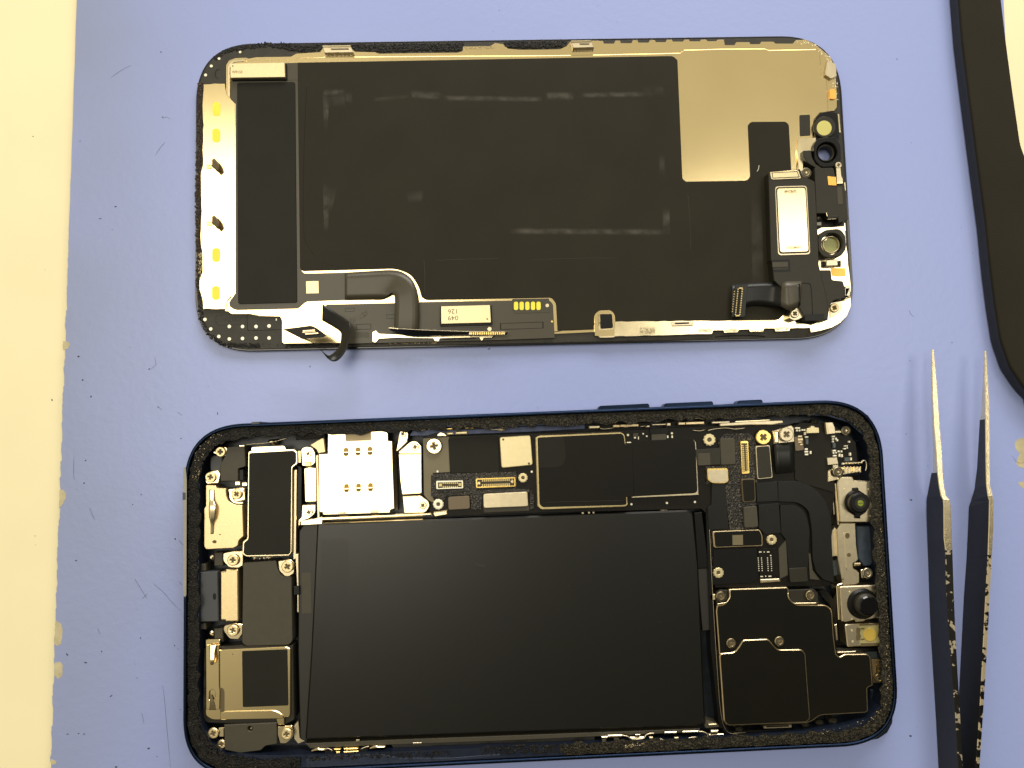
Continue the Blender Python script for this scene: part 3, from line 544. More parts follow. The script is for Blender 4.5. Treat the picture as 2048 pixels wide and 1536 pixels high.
cr2 = poly('camera_ring', [(1648, 460, 8), (1680, 457, 8), (1691, 470, 6), (1693, 497, 8), (1682, 513, 7), (1650, 516, 8), (1637, 503, 6), (1635, 474, 8)], 4.3, 1.7, 'plastic', sc_, bev=.14, holes=[circ(1664, 487.5, 21.5, 32)])
poly('ring_floor', circ(1664, 487.5, 22.5, 28), 2.0, 1.5, 'blackp', cr2, bev=0)
poly('camera_tube', circ(1662.5, 489, 17.5, 32), 3.2, 1.9, 'silver', cr2, bev=.12, holes=[circ(1662.5, 489, 14.8, 28)])
poly('green_filter', circ(1661.5, 491, 14.6, 28), 2.6, 1.9, 'greenfilm', cr2, bev=.02)
poly('small_block', rect(1652, 519, 1676, 532), 3.6, 2, 'silver', sc_, bev=.15); poly('block_recess', rect(1643, 522, 1682, 534), 2.6, 2, 'blackp', sc_, bev=.02)
poly('foil_tab', [(1662, 536), (1690, 536), (1692, 552), (1676, 553), (1664, 551)], 2.4, 2.2, 'orange', sc_, bev=.02)
poly('spring_clip', [(1690, 572, 2), (1700, 570, 2), (1703, 595, 2), (1690, 598)], 3.2, 1.8, 'silver', sc_, bev=.15, holes=[rect(1692, 578, 1698, 590)])
screw(1669, 615.5, 9, 3.0, sc_, 'sand'); poly('screw_plate', [(1660, 606, 5), (1682, 602), (1683, 620), (1670, 632, 5), (1660, 636)], 2.6, 2, 'silver', sc_)
screw(1590, 627, 8.5, 4.6, sc_, 'silver'); poly('screw_plate', [(1582, 618), (1604, 612, 5), (1610, 632), (1590, 642, 6), (1578, 636)], 4.2, 2, 'silver', sc_)
# earpiece cable
ec = ruled('sensor_flex', [(1464, 569, 3.4), (1500, 566, 3.2), (1545, 564, 3.6), (1562, 565, 4.6), (1570, 569, 5.4), (1600, 567, 5.6)], [(1462, 632, 3.4), (1500, 611, 3.2), (1540, 611, 3.6), (1560, 614, 4.6), (1585, 620, 5.4), (1601, 610, 5.6)], .12, 'flexdark', sc_)
ruled('flex_shield', [(1563, 566, 5.0), (1575, 563, 5.7), (1604, 562, 5.5)], [(1561, 612, 5.0), (1580, 621, 5.7), (1601, 611, 5.5)], .12, 'flex', sc_)
poly('flex_head', [(1471, 570, 4), (1496, 568), (1490, 634, 4), (1463, 634, 4)], 3.7, 3.4, 'flexdark', ec, bev=.05)
ch_ = poly('connector_socket', [(1475.5, 575, 2), (1486, 575, 2), (1480, 632, 2), (1470, 632, 2)], 4.1, 3.6, 'board', ec, bev=.05)
multi('connector_pins', [(rect(1483.6-i*.46, 577+i*4.6, 1486-i*.46, 579.5+i*4.6), 4.2, 4) for i in range(12)] + [(rect(1475.2-i*.46, 577+i*4.6, 1477.2-i*.46, 579.5+i*4.6), 4.2, 4) for i in range(12)] + [(rect(1468-i*.5, 582+i*5, 1469.6-i*.5, 584+i*5), 3.75, 3.6) for i in range(9)] + [(rect(1478, 575, 1485, 577.4), 4.25, 4), (rect(1471.5, 630, 1479, 632.5), 4.25, 4)], 'pinlight', ec, bev=0)
# corner vents, moulded text
for (x, y, r) in ((411, 150, 3), (422.5, 132, 3), (438, 117, 2.8), (480, 104, 2.6), (409.8, 639, 3.6), (421.4, 658, 3.5), (437.5, 673, 3.6), (458.5, 653, 3.6), (458.5, 678, 3.6), (485, 653, 3.6), (485, 677, 3.6), (512, 653, 3.7), (512, 676, 3.6), (538, 652, 3.7), (538, 676, 3.6)):
    poly('rivet_point', circ(x, y, r, 14), 1.56, 1.4, 'solder', sc_, bev=.03)
poly('moulded_pocket', circ(436.5, 148, 7, 18, 10), 1.458, 1.4, 'blackp', sc_, bev=0, holes=[circ(437.5, 148.5, 6, 18, 9)])
V, Fc = geo(rnd([(430, 630), (492, 628), (492, 650), (432, 651)], 7), 1.458, 1.4, 0, [rnd([(431, 631), (491, 629.2), (491, 649), (433, 650)], 6.5)]); mesh('moulded_outline', V, Fc, 'blackp', sc_)
text('moulded_text', 'FZ17-1', 466, 639.5, 1.462, 8.5, 'blackp', sc_, rot=.015, sx=.95)
wire('panel_seam', [(494, 629), (495, 655), (496, 660), (502, 661), (564, 659)], .05, 'blackp', sc_, z=1.45)
poly('rivet_point', rect(551.5, 637, 553.5, 641), 1.5, 1.4, 'solder', sc_, bev=0)
# dried adhesive round the rim
crumbs('adhesive_residue', [(430, 118), (450, 103), (480, 96), (530, 90), (570, 92), (600, 97)], 9, 1.45, 420, (.07, .24), 'foam', sc_)
crumbs('adhesive_residue', [(560, 91), (600, 97), (640, 95), (720, 96), (745, 97)], 13, 1.5, 520, (.08, .28), 'foam', sc_)
crumbs('adhesive_residue', [(712, 96), (760, 96), (925, 93)], 15, 1.55, 1000, (.08, .28), 'foam', sc_)
crumbs('adhesive_residue', [(1010, 88), (1060, 90), (1132, 87)], 12, 1.6, 520, (.08, .28), 'foam', sc_)
crumbs('adhesive_residue', [(930, 96), (990, 95)], 6, 1.75, 60, (.05, .14), 'foamtan', sc_)
crumbs('adhesive_residue', [(402, 165), (400, 260), (396, 400), (400, 520), (397, 575)], 12, 1.5, 1100, (.08, .26), 'gunk', sc_)
crumbs('adhesive_residue', [(401, 505), (402, 560), (408, 600)], 9, 1.9, 160, (.05, .16), 'foamtan', sc_)
crumbs('adhesive_residue', [(398, 570), (402, 640), (420, 672), (450, 690)], 9, 1.45, 260, (.06, .18), 'foam', sc_)
crumbs('adhesive_residue', [(455, 690), (520, 691)], 8, 1.45, 160, (.08, .24), 'foam', sc_)
crumbs('adhesive_residue', [(570, 691), (680, 690)], 7, 1.6, 200, (.07, .2), 'foam', sc_)
crumbs('adhesive_residue', [(770, 686), (880, 684)], 5, 1.5, 100, (.05, .15), 'foamtan', sc_)
crumbs('adhesive_residue', [(440, 690), (700, 691), (1100, 683), (1500, 674), (1640, 668)], 6, 1.45, 420, (.03, .1), 'foam', sc_)
wire('glass_nick', [(1430, 674), (1450, 672), (1500, 671), (1530, 673)], .12, 'blackp', sc_, z=1.5)
# ------------------------------------------------------------------ the opened phone body
ph = thing('phone_body', P(1080, 1170, 0), 'opened blue phone body showing battery, circuit boards, screws and camera modules', 'smartphone')
def densify(L, step=1.2):
    out = []
    for i in range(len(L)):
        a, b = L[i], L[(i+1) % len(L)]; n = max(1, int((b-a).length/step))
        out += [a.lerp(b, j/n) for j in range(n)]
    return out
OUT = densify([P(x, y, 7.0) for x, y in rnd([(368, 851.5), (1760, 796), (1802, 1489), (365, 1558)], 120, seg=18)])
ar = sum(OUT[i].x*OUT[(i+1) % len(OUT)].y-OUT[(i+1) % len(OUT)].x*OUT[i].y for i in range(len(OUT)))
loft('frame', OUT, [(.5, .02), (.1, .2), (0, .7), (0, 6.7), (.08, 6.98), (.28, 7.15), (.5, 7.2), (.72, 7.16), (.82, 6.95), (.85, 6.3)], 'frame', ph)
V = [Vector((v.x, v.y, .9)) for v in inset(OUT, .2)]; n = len(V); V += [Vector((v.x, v.y, .05)) for v in inset(OUT, .55)]
bgp = mesh('back_cover', V, [tuple(range(n)), tuple(reversed(range(n, 2*n)))], 'glass', ph)
poly('floor_plate', [(388, 880, 60), (1750, 815, 60), (1790, 1480, 60), (388, 1530, 60)], 1.3, .9, 'navy', ph, bev=0)
CAV = [(398, 1000), (399, 950), (407, 920), (427, 893), (455, 877), (520, 872), (590, 868), (660, 862), (790, 856), (850, 855), (1060, 852), (1175, 847), (1200, 841), (1300, 837), (1430, 833), (1600, 829), (1655, 832), (1697, 845), (1725, 870), (1737, 905), (1741, 960), (1747, 1050), (1758, 1200), (1767, 1320), (1769, 1380), (1760, 1412), (1735, 1437), (1690, 1450), (1640, 1459), (1480, 1472), (1200, 1487), (1000, 1494), (780, 1503), (640, 1509), (560, 1510), (520, 1510), (450, 1508), (420, 1484), (403, 1445), (397, 1400)]
led = densify([P(x, y, 6.3) for x, y in rnd([(376, 858), (1752, 804), (1794, 1482), (374, 1550)], 112, seg=18)], 4)
V, Fc = [], []
A_ = [Vector((v.x, v.y, 6.3)) for v in led]; B_ = [P(x, y, 6.3) for x, y in edge_noise(CAV, 30, 1.0)]
nB = len(B_); V = A_+B_+[Vector((v.x, v.y, 1.2)) for v in B_]
for tri in tessellate_polygon([[Vector((v.x, v.y, 0)) for v in A_], [Vector((v.x, v.y, 0)) for v in B_]]): Fc.append(tuple(tri))
o_ = len(A_)
for i in range(nB): Fc.append((o_+i, o_+(i+1) % nB, o_+nB+(i+1) % nB, o_+nB+i))
o = mesh('ledge', V, Fc, 'navyl', ph); fixn(o.data)
# adhesive foam strip on the ledge, missing along part of the lower side
def band(name, sel, d0, d1, z, mat, th=.3, jag=.25):
    idx = [i for i, v in enumerate(OUT) if sel(v)]
    # rotate so that the index run is contiguous
    n = len(OUT); s = set(idx); st = [i for i in idx if (i-1) % n not in s]
    runs = []
    for a0 in (st or [0]):
        r_ = []; i = a0
        while i in s and len(r_) < n: r_.append(i); i = (i+1) % n
        runs.append(r_)
    Ao, Bo = inset(OUT, d0), inset(OUT, d1); V, Fc = [], []
    cl = len(idx) == n
    for r_ in runs:
        o0 = len(V); m = len(r_)
        for i in r_:
            a, b = Ao[i], Bo[i]; j0, j1 = random.uniform(-.4, .4)*jag, random.uniform(-1, 1)*jag; d = (b-a).normalized()
            a = a+d*j0; b = b+d*j1; zz = z+random.uniform(-.08, .08)
            for k, (t, dz) in enumerate(((0, -th), (0, -.05), (.25, 0), (.5, .03), (.75, 0), (1, -.05), (1, -th))):
                q = a.lerp(b, t); V.append(Vector((q.x, q.y, zz+dz+random.uniform(-.04, .04))))
        for i in range(m if cl else m-1):
            j = (i+1) % m
            for k in range(6): Fc.append((o0+i*7+k, o0+j*7+k, o0+j*7+k+1, o0+i*7+k+1))
    o = mesh(name, V, Fc, mat, ph); fixn(o.data); return o
yb = P(800, 1500, 6.5).y
def low(v): return v.y < P(1100, 1500, 7).y and P(590, 1520, 7).x < v.x < P(1120, 1500, 7).x
XM = P(900, 1200, 6.5).x
band('adhesive_strip', lambda v: not low(v) and v.x < XM, .95, 3.0, 6.75, 'foam', .45, .5)
band('adhesive_strip', lambda v: not low(v) and v.x >= XM, .95, 3.0, 6.75, 'foamr', .45, .5)
def rim_px(pts): return pts
crumbs('adhesive_crumbs', [(386, 1080), (384, 980), (392, 930), (420, 885), (470, 862), (560, 857), (650, 852)], 18, 6.7, 2400, (.07, .24), 'foam', ph)
crumbs('adhesive_crumbs', [(650, 852), (900, 842), (1200, 830), (1500, 817), (1620, 812)], 14, 6.7, 2600, (.06, .2), 'foamr', ph)
crumbs('adhesive_crumbs', [(1620, 812), (1690, 826), (1735, 860), (1752, 910), (1756, 980), (1768, 1150), (1778, 1300), (1782, 1390), (1768, 1430), (1730, 1460), (1680, 1472)], 16, 6.7, 3000, (.06, .2), 'foamr', ph)
crumbs('adhesive_crumbs', [(384, 1080), (383, 1300), (386, 1420), (405, 1480), (440, 1515), (520, 1530), (600, 1525)], 17, 6.7, 2400, (.07, .22), 'foam', ph)
crumbs('adhesive_crumbs', [(1120, 1497), (1400, 1484), (1600, 1476), (1680, 1472)], 14, 6.7, 1500, (.06, .2), 'foamr', ph)
crumbs('adhesive_crumbs', [(560, 1520), (640, 1515), (800, 1510), (900, 1505)], 8, 6.45, 260, (.06, .2), 'foam', ph)
crumbs('adhesive_crumbs', [(960, 1500), (1040, 1498), (1120, 1497)], 14, 6.45, 260, (.06, .22), 'foam', ph)
crumbs('pale_crumbs', [(440, 868), (400, 900), (390, 960)], 16, 6.9, 60, (.04, .1), 'foamtan', ph)
crumbs('pale_crumbs', [(1250, 1492), (1290, 1488)], 6, 6.9, 30, (.05, .12), 'foamtan', ph)
crumbs('pale_crumbs', [(1640, 1465), (1740, 1440), (1775, 1400), (1775, 1250), (1760, 1050)], 8, 6.95, 90, (.04, .09), 'foamtan', ph)
poly('lower_ledge_face', [(612, 1519), (655, 1512), (760, 1508), (800, 1516), (900, 1516), (1000, 1508), (1000, 1513), (880, 1523), (820, 1527), (760, 1531), (612, 1537)], 6.34, 6.0, 'wallblued', ph, bev=.04)
# antenna bands in the frame
poly('antenna_window', [(366.6, 936, 2), (371, 934), (373.4, 960), (372.5, 1190), (370, 1195), (366, 1190)], 7.235, .5, 'band', ph, bev=.05)
poly('antenna_band', [(365, 985), (371.5, 985), (371.5, 1000), (365, 1000)], 7.26, .5, 'bandd', ph, bev=.05)
poly('antenna_band', [(503, 844.2), (519, 843.2), (519, 848), (503, 849)], 7.21, 1, 'bandd', ph, bev=.03)
for x0, x1, y0, y1 in ((1197, 1299, 811.5, 807), (1328, 1427, 806.5, 802.5), (1475, 1526, 801, 799)):
    poly('side_button', rnd([(x0, y0+4), (x0+4, y0), (x1-3, y1), (x1, y1+3), (x1, y1+12), (x0, y0+14)], 1.5), 5.2, 2.2, 'frame', ph, bev=.2)
# ---- battery
bat = poly('battery', [(634, 1047, 5), (800, 1041), (1200, 1027), (1376, 1020, 9), (1387, 1027, 4), (1397, 1130), (1411, 1445, 7), (1402, 1452, 4), (1000, 1466), (610, 1480, 6), (622, 1300)], 5.3, 1.3, 'battery', ph, bev=.35)
bt = poly('battery_tab', [(598, 1062), (608, 1048, 3), (636, 1045), (648, 1300), (640, 1477), (606, 1482, 4), (600, 1476), (596, 1300)], 4.7, 1.3, 'batteryl', ph, bev=.2)
poly('battery_label', rnd([(641, 1079), (692, 1076), (697, 1083), (703, 1340), (646, 1342)], 4), 5.312, 5.3, 'battery2', bat, bev=0)
poly('tab_tape', [(603, 1146), (621, 1145), (623, 1226), (604, 1227)], 4.73, 4.7, 'olive', bt, bev=0)
poly('pull_tab', [(1388, 1026), (1404, 1024), (1418, 1136), (1396, 1137)], 4.6, 1.3, 'blackp', ph, bev=.1)
poly('pull_tab', [(1394, 1137), (1419, 1136), (1423, 1260), (1405, 1262)], 4.4, 1.3, 'batteryl', ph, bev=.1)
poly('battery_wall', [(1412, 1026), (1418, 1026), (1432, 1300), (1448, 1455), (1440, 1458), (1422, 1300)], 5.0, 1.3, 'blackp', ph, bev=.1)
wire('wall_edge', [(1418, 1040), (1426, 1200), (1434, 1330), (1441, 1420), (1452, 1460), (1475, 1468), (1520, 1466)], .05, 'silver', ph, z=5.1)
wire('wrap_scratch', [(950, 1127), (958, 1131), (970, 1132)], .04, 'olive', bat, z=5.3)
crumbs('specks', [(700, 1100), (1380, 1200), (800, 1420), (1300, 1350)], 120, 5.3, 10, (.025, .04), 'band', bat)
poly('bottom_rail', [(610, 1487), (800, 1479), (1000, 1472), (1400, 1457), (1401, 1464), (1000, 1482), (780, 1490), (620, 1497)], 4.8, 1.3, 'olive', ph, bev=.12)
poly('bottom_rail', [(780, 1487), (860, 1485), (1190, 1470), (1190, 1484), (1000, 1492), (790, 1502)], 4.2, 1.3, 'batteryl', ph, bev=.1)
multi('rail_mark', [(rect(826, 1485, 843, 1488), 4.85, 4.6), (rect(712, 1479, 719, 1483), 5.0, 4.6)], 'silver', ph)
# ---- left column
poly('side_speaker_flex', [(455, 894), (489, 891, 2), (491, 933, 3), (476, 937, 3), (476, 962), (441, 962), (440, 930), (450, 912)], 5.2, 1.5, 'olive', ph, bev=.1)
poly('side_speaker_base', [(420, 912, 8), (445, 908), (445, 945), (420, 944, 8)], 4.6, 1.5, 'bandd', ph, bev=.2)
poly('rubber_block', rect(475, 938, 488, 962), 4.6, 1.5, 'blackp', ph, bev=.2)
multi('small_contacts', [(rect(470, 963, 480, 970), 5.2, 4), (rect(484, 965, 494, 972), 5.0, 4), (rect(478, 890, 489, 893), 5.3, 5)], 'steel', ph, bev=.08)
def bracket(pts, z, par=None, mat='steel', r=0, bev=.12, name='screw_bracket'): return poly(name, pts, z, z-.6, mat, par or ph, r=r, bev=bev)
bracket([(425, 905), (435, 896, 4), (452, 893, 3), (456, 900), (452, 912), (440, 914, 5)], 5.1)
bracket([(409, 950, 8), (420, 943, 4), (436, 940), (441, 948), (437, 966), (412, 968, 5)], 5.1)
bracket([(456, 978, 3), (489, 975), (490, 1000, 2), (472, 1003, 4), (460, 998, 6)], 5.2)
gp_ = poly('blasted_plate', [(411.5, 970, 2), (431, 971, 2), (434, 976), (451.5, 977, 3), (453, 992), (458, 1004, 5), (470, 1009, 4), (485, 1010, 3), (487, 1072), (477, 1081, 3), (476, 1091, 3), (467, 1096, 3), (412, 1099, 3), (408, 1093), (408, 1017), (411.5, 1012)], 5.6, 1.5, 'sand', ph, bev=.12)
poly('plate_edge', [(459, 982, 3), (487, 979), (487, 984), (466, 986, 4), (464, 996, 6), (470, 1003, 4), (486, 1004), (486, 1007), (468, 1007, 6), (459, 998, 5)], 5.65, 5, 'steel', gp_, bev=.06)
ruled('contact_spring', [(418.5, 979, 5.8), (419, 1000, 6.1), (417.5, 1015, 6.6), (418.5, 1035, 6.4), (421, 1048, 6), (421, 1068, 5.7)], [(428, 979, 5.8), (428, 1000, 6.1), (432, 1015, 6.6), (431, 1035, 6.4), (427, 1048, 6), (427, 1068, 5.7)], .12, 'steel', gp_)
poly('plate_hole', circ(429, 1083.5, 4.5, 14, 3.4), 5.615, 5.5, 'ink', gp_, bev=0); poly('plate_hole', circ(440, 1069, 1.6, 8), 5.615, 5.5, 'ink', gp_, bev=0)
poly('speaker_plate', [(503, 894, 3), (569, 891, 4), (575, 905), (502, 908)], 5.5, 5.1, 'steel', ph, bev=.08)
tp = poly('speaker_can', [(496, 903, 5), (505, 900), (588, 897.5, 6), (595, 904), (595.5, 928, 4), (585, 935, 4), (584, 1106, 5), (577, 1112), (492, 1114, 5), (484, 1108), (485, 1083, 4), (494, 1077, 4)], 5.9, 1.5, 'steel', ph, bev=.14)
poly('speaker_film', [(498, 906, 4), (587, 901, 4), (592.5, 906), (592.5, 926, 4), (583, 933, 4), (581.5, 1104, 4), (577, 1109), (492, 1111, 4), (487, 1106), (488, 1085, 4), (496.5, 1079, 4)], 5.93, 5.8, 'tape', tp, bev=.02)
poly('side_strip', [(588, 940), (594, 938), (592, 1118), (586, 1119)], 5.0, 1.5, 'silver', ph, bev=.1)
poly('black_edge', [(596, 930), (604, 935), (603, 1040), (592, 1050)], 4.6, 1.5, 'blackp', ph, bev=.1)
poly('contact_block', rect(596, 901, 602, 926), 5.4, 3, 'shieldrim', ph, bev=.1)
bracket([(446, 1106, 4), (468, 1102), (486, 1102), (486, 1131, 3), (476, 1136, 4), (458, 1135, 4), (446, 1122, 5)], 5.1)
bracket([(447, 1252, 4), (470, 1246), (485, 1249), (485, 1268, 3), (476, 1279, 3), (459, 1278, 4), (447, 1262, 5)], 5.1)
poly('port_bracket', [(441, 1144), (450, 1143), (452, 1139), (476, 1139, 3), (477, 1242, 3), (451, 1243), (450, 1240), (441, 1240)], 5.4, 1.5, 'sand', ph, bev=.2)
pb = poly('charging_port', [(400, 1144), (435, 1143, 2), (437, 1243, 2), (400, 1244)], 5.3, 1.5, 'bandd', ph, bev=.15)
poly('port_mark', circ(429, 1193, 3.5, 12, 7), 5.32, 5.2, 'blackp', pb, bev=0)
for yy in (1110, 1262):
    poly('microphone_block', rect(428, yy-5, 446, yy+22), 4.4, 1.5, 'olive', ph, bev=.15); poly('mesh_dot', circ(422, yy+5, 5, 12), 5, 3, 'silver', ph, bev=.3)
poly('gasket', rect(399, 1128, 412, 1142), 4.9, 1.5, 'olive', ph, bev=.1); poly('gasket', rect(399, 1246, 412, 1259), 4.9, 1.5, 'olive', ph, bev=.1)
poly('dark_cover_plate', [(486, 1126, 4), (552, 1121, 3), (555, 1138, 6), (564, 1152, 5), (583, 1153, 3), (585, 1283, 5), (577, 1290, 4), (492, 1292, 5), (484, 1286, 3)], 5.4, 1.5, 'olive', ph, bev=.12)
bracket([(556, 1122, 2), (580, 1118, 4), (589, 1126, 4), (588, 1147, 4), (578, 1153), (570, 1153, 3), (558, 1142, 6)], 5.5)
poly('side_strip', [(590, 1108), (597, 1108), (598, 1225), (594, 1225), (594, 1180), (592, 1140)], 5, 1.5, 'silver', ph, bev=.1)
poly('black_clip', rect(587, 1172, 599, 1190), 5.3, 1.5, 'blackp', ph, bev=.1)
poly('motor_base', [(408, 1296, 4), (484, 1290), (586, 1290, 3), (589, 1440, 4), (568, 1450), (412, 1446, 6), (405, 1435)], 4.9, 1.5, 'plastic', ph, bev=.15)
mt = poly('motor_cover', [(411, 1279, 2), (440, 1279, 2), (440, 1294), (438.5, 1300), (573, 1293.5, 4), (581, 1298, 3), (580.5, 1431, 4), (575, 1435, 3), (568.5, 1435), (568.5, 1449), (555, 1449.5), (552, 1438), (424, 1440, 8), (411, 1431, 5)], 5.5, 4.8, 'tan', ph, bev=.12)
poly('cover_film', rnd([(484, 1302), (575, 1298.5), (577, 1411), (485.5, 1414.5)], 3.5), 5.53, 5.4, 'tape', mt, bev=.02)
poly('cover_strap', [(411.5, 1291, 2), (438, 1290), (438.5, 1374, 2), (440, 1380), (439, 1419), (412, 1419)], 5.85, 5.4, 'tan', mt, bev=.1, holes=[rnd([(419, 1382), (425, 1378), (431, 1384), (430, 1400), (418, 1400)], 3)])
poly('strap_slot', rnd([(439, 1376), (445, 1375), (449, 1382), (449, 1424), (440, 1426)], 3), 5.515, 5.4, 'ink', mt, bev=0)
ruled('contact_spring', [(417.5, 1290, 6.2), (419, 1304, 6.6), (419, 1320, 6.9), (421, 1330, 6.7)], [(433.5, 1289, 6.2), (429.5, 1304, 6.6), (429, 1320, 6.9), (426.5, 1330, 6.7)], .12, 'steel', mt)
ruled('contact_spring', [(418, 1420, 5.9), (420, 1405, 6.0), (419, 1390, 5.7)], [(432, 1420, 5.9), (428, 1405, 6.0), (424, 1390, 5.7)], .1, 'ink', mt)
poly('cover_lip', [(440, 1426, 2), (450, 1423, 3), (552, 1420.5, 8), (566, 1430, 4), (568, 1437), (552, 1438), (440, 1440)], 5.7, 5.4, 'tan', mt, bev=.14)
poly('plate_hole', circ(465.5, 1308.5, 1.2, 8), 5.52, 5.4, 'ink', mt, bev=0)
cv = poly('corner_cover', [(448, 1450), (553, 1445, 2), (554, 1488, 2), (530, 1492, 4), (522, 1501, 5), (480, 1506), (449, 1500)], 5.6, 1.5, 'olive', ph, bev=.12, holes=[circ(500, 1457.5, 5, 14)])
poly('cover_pin', circ(502, 1457, 4, 12), 5.4, 4.6, 'silver', cv, bev=.3)
bracket([(437, 1456), (448, 1455), (448, 1474), (438, 1474)], 5.1); bracket([(555, 1453), (584, 1451, 2), (586, 1475, 4), (572, 1488, 5), (560, 1487), (555, 1470)], 5.2)
poly('gold_wedge', [(586, 1452), (597, 1440), (600, 1476), (612, 1482), (596, 1488), (588, 1478)], 4.2, 1.5, 'silver', ph, bev=.1)
for (x, y, r, z, st) in ((440.5, 903.5, 10.5, 5.6, 0), (420.5, 954.5, 11, 5.6, 0), (472.5, 988.5, 10.5, 5.9, 0), (465.5, 1120.5, 11.5, 5.9, 0), (574.5, 1133.5, 12, 6.1, 0), (465, 1261.5, 11.5, 5.9, 0), (426, 1467, 11, 5.7, 0), (443, 1489, 9, 5.4, 0), (573, 1469, 11.5, 5.9, 0)):
    screw(x, y, r, z, ph, 'sand')
crumbs('left_gap_parts', [(500, 1116), (545, 1115)], 4, 4.8, 30, (.06, .16), 'silver', ph)
poly('side_boss', circ(543, 884, 9, 18, 6), 4.6, 2, 'silver', ph, bev=.5); wire('side_spring', [(490, 889), (520, 887), (545, 884), (575, 876)], .08, 'silver', ph, z=5)
poly('foam_pad', [(590, 866), (648, 862), (650, 876), (592, 880)], 6.0, 3, 'foam', ph, bev=.1)
# ---- sim tray cage and neighbours
sim = poly('sim_cage', [(655.5, 867, 3), (659, 865), (742, 863), (771, 861, 3), (776, 866, 3), (776.5, 881), (784.5, 882, 2), (786, 940), (789, 1017), (781, 1020), (780, 1026, 2), (646, 1030, 2), (645, 1025), (638.5, 1024), (638, 960), (637, 908), (655, 907)], 5.95, 5.2, 'steel', ph, bev=.12)
poly('cage_tab', [(690, 864), (742.3, 863, 1), (743, 881, 3), (691, 883, 3)], 5.97, 5.8, 'mattetan', sim, bev=0)
for (x, y) in ((692, 904), (716, 903), (740, 902), (693, 976.5), (717, 975.5), (741, 974.5)):
    w1 = poly('contact_window', rnd([(x-5, y-8.5), (x+5, y-8.8), (x+5, y+8.2), (x-5, y+8.5)], 5), 5.97, 5.8, 'window_gold', sim, bev=0)
    multi('contact_bar', [(rect(x-4.3, y-.5, x+4.3, y+2.2), 6.15, 5.9)], 'steel', w1, bev=.05); multi('contact_gap', [(rect(x-3.8, y+2.8, x+3.8, y+5), 5.99, 5.9)], 'ink', w1, bev=0)
poly('cage_side', [(631, 910), (637, 909), (640, 1036), (634, 1037)], 5.2, 1.5, 'shieldrim', ph, bev=.15)
multi('cage_feet', [(rect(676, 1023, 693, 1029), 6.0, 5), (rect(741, 1020, 757, 1026), 6.0, 5), (rect(680, 1024, 689, 1028), 6.1, 5.9)], 'silver', ph, bev=.08)
bracket([(602, 897, 5), (612, 893), (624, 894, 6), (630, 905), (631, 925, 3), (622, 933), (604, 932, 3)], 5.7)
poly('dark_gap', [(776, 884), (792, 884), (796, 1020), (790, 1022)], 2.5, 1.3, 'brownchip', ph, bev=.05)
poly('cage_frame', [(618, 890), (648, 872), (652, 905), (636, 908), (632, 900)], 4.8, 1.5, 'cream', ph, bev=.2)
bracket([(608, 937), (618, 934), (632, 936), (633, 1003, 2), (610, 1004, 2)], 5.6, name='steel_strip')
poly('small_contact', rect(610, 924, 622, 933), 5.9, 5, 'gold', ph, bev=.15)
bracket([(604, 1010, 2), (631, 1009, 2), (631, 1026, 5), (620, 1036, 4), (600, 1044), (600, 1050), (596, 1054), (597, 1040), (603, 1034)], 5.7)
bracket([(796, 882), (798, 866, 6), (805, 859, 3), (814, 861, 4), (817, 869, 4), (814, 884, 3), (794, 903), (792, 902)], 5.7)
bracket([(797, 904, 2), (822, 882, 5), (834, 882, 5), (843, 892, 3), (843, 907), (798, 907)], 5.7)
bracket([(797, 908.5), (843, 908, 0), (843.5, 987, 2), (804, 989, 2), (800, 960)], 5.65, name='steel_strip')
bracket([(805, 993), (842, 991, 2), (848, 996), (857, 1002, 5), (860, 1012, 5), (852, 1024, 5), (846, 1026), (808, 1027, 3)], 5.7)
poly('cage_rail', [(600, 1041, 2), (640, 1034), (862, 1025), (864, 1031), (646, 1041), (645, 1049), (615, 1051), (600, 1051)], 5.2, 1.5, 'steel', ph, bev=.2)
poly('cage_rail', [(646, 1046), (846, 1038), (846, 1042), (646, 1051)], 5.0, 1.5, 'sand', ph, bev=.1)
poly('curved_clip', [(865, 1024, 4), (895, 1020), (896, 1030), (868, 1035, 4)], 5.2, 3, 'steel', ph, bev=.25)
for (x, y, r) in ((616, 907.5, 5), (617.5, 1024.5, 6), (805.5, 867.5, 5.5), (830, 894, 6), (845.5, 1011, 6)): screw(x, y, r+1.5, 6.0, ph, 'steel')
multi('upper_frame', [([(640, 866), (655, 862), (655, 868), (640, 872)], 5.0, 3)], 'blackp', ph)
# blue wall strip behind the boards and the button springs
poly('wall_plate', [(818, 872), (825, 860, 4), (1060, 852), (1170, 848), (1170, 858), (1060, 864), (900, 870), (850, 872)], 4.4, 1.3, 'wallblue', ph, bev=.1)
for (x, y, w_, h_) in ((890, 849, 21, 3), (891, 856, 20, 3), (930, 847.5, 17, 3), (930.5, 855, 17, 2.6)): poly('spring_bar', rect(x, y, x+w_, y+h_), 5.6, 4.5, 'gold', ph, bev=.12)
poly('spring_holder', [(873, 850), (968, 846), (970, 858), (872, 861)], 4.9, 3, 'blackp', ph, bev=.1)
multi('solder_lugs', [(circ(842, 858.5, 9, 12, 3), 5.6, 4.6), (rect(893, 864, 907, 870), 4.9, 4.4), (rect(911, 862, 935, 869), 4.9, 4.4), (circ(1002, 859, 8, 12, 3), 5.5, 4.6)], 'cream', ph, bev=.2)
wire('spring_wire', [(856, 859), (868, 858), (878, 855)], .09, 'silver', ph, z=5.5); wire('spring_wire', [(962, 852), (975, 854), (985, 859), (1008, 858)], .1, 'silver', ph, z=5.5)
def zig(pts, rad=.13, z=5.6, mat='silver'): wire('spring_wire', pts, rad, mat, ph, k=2, z=z)
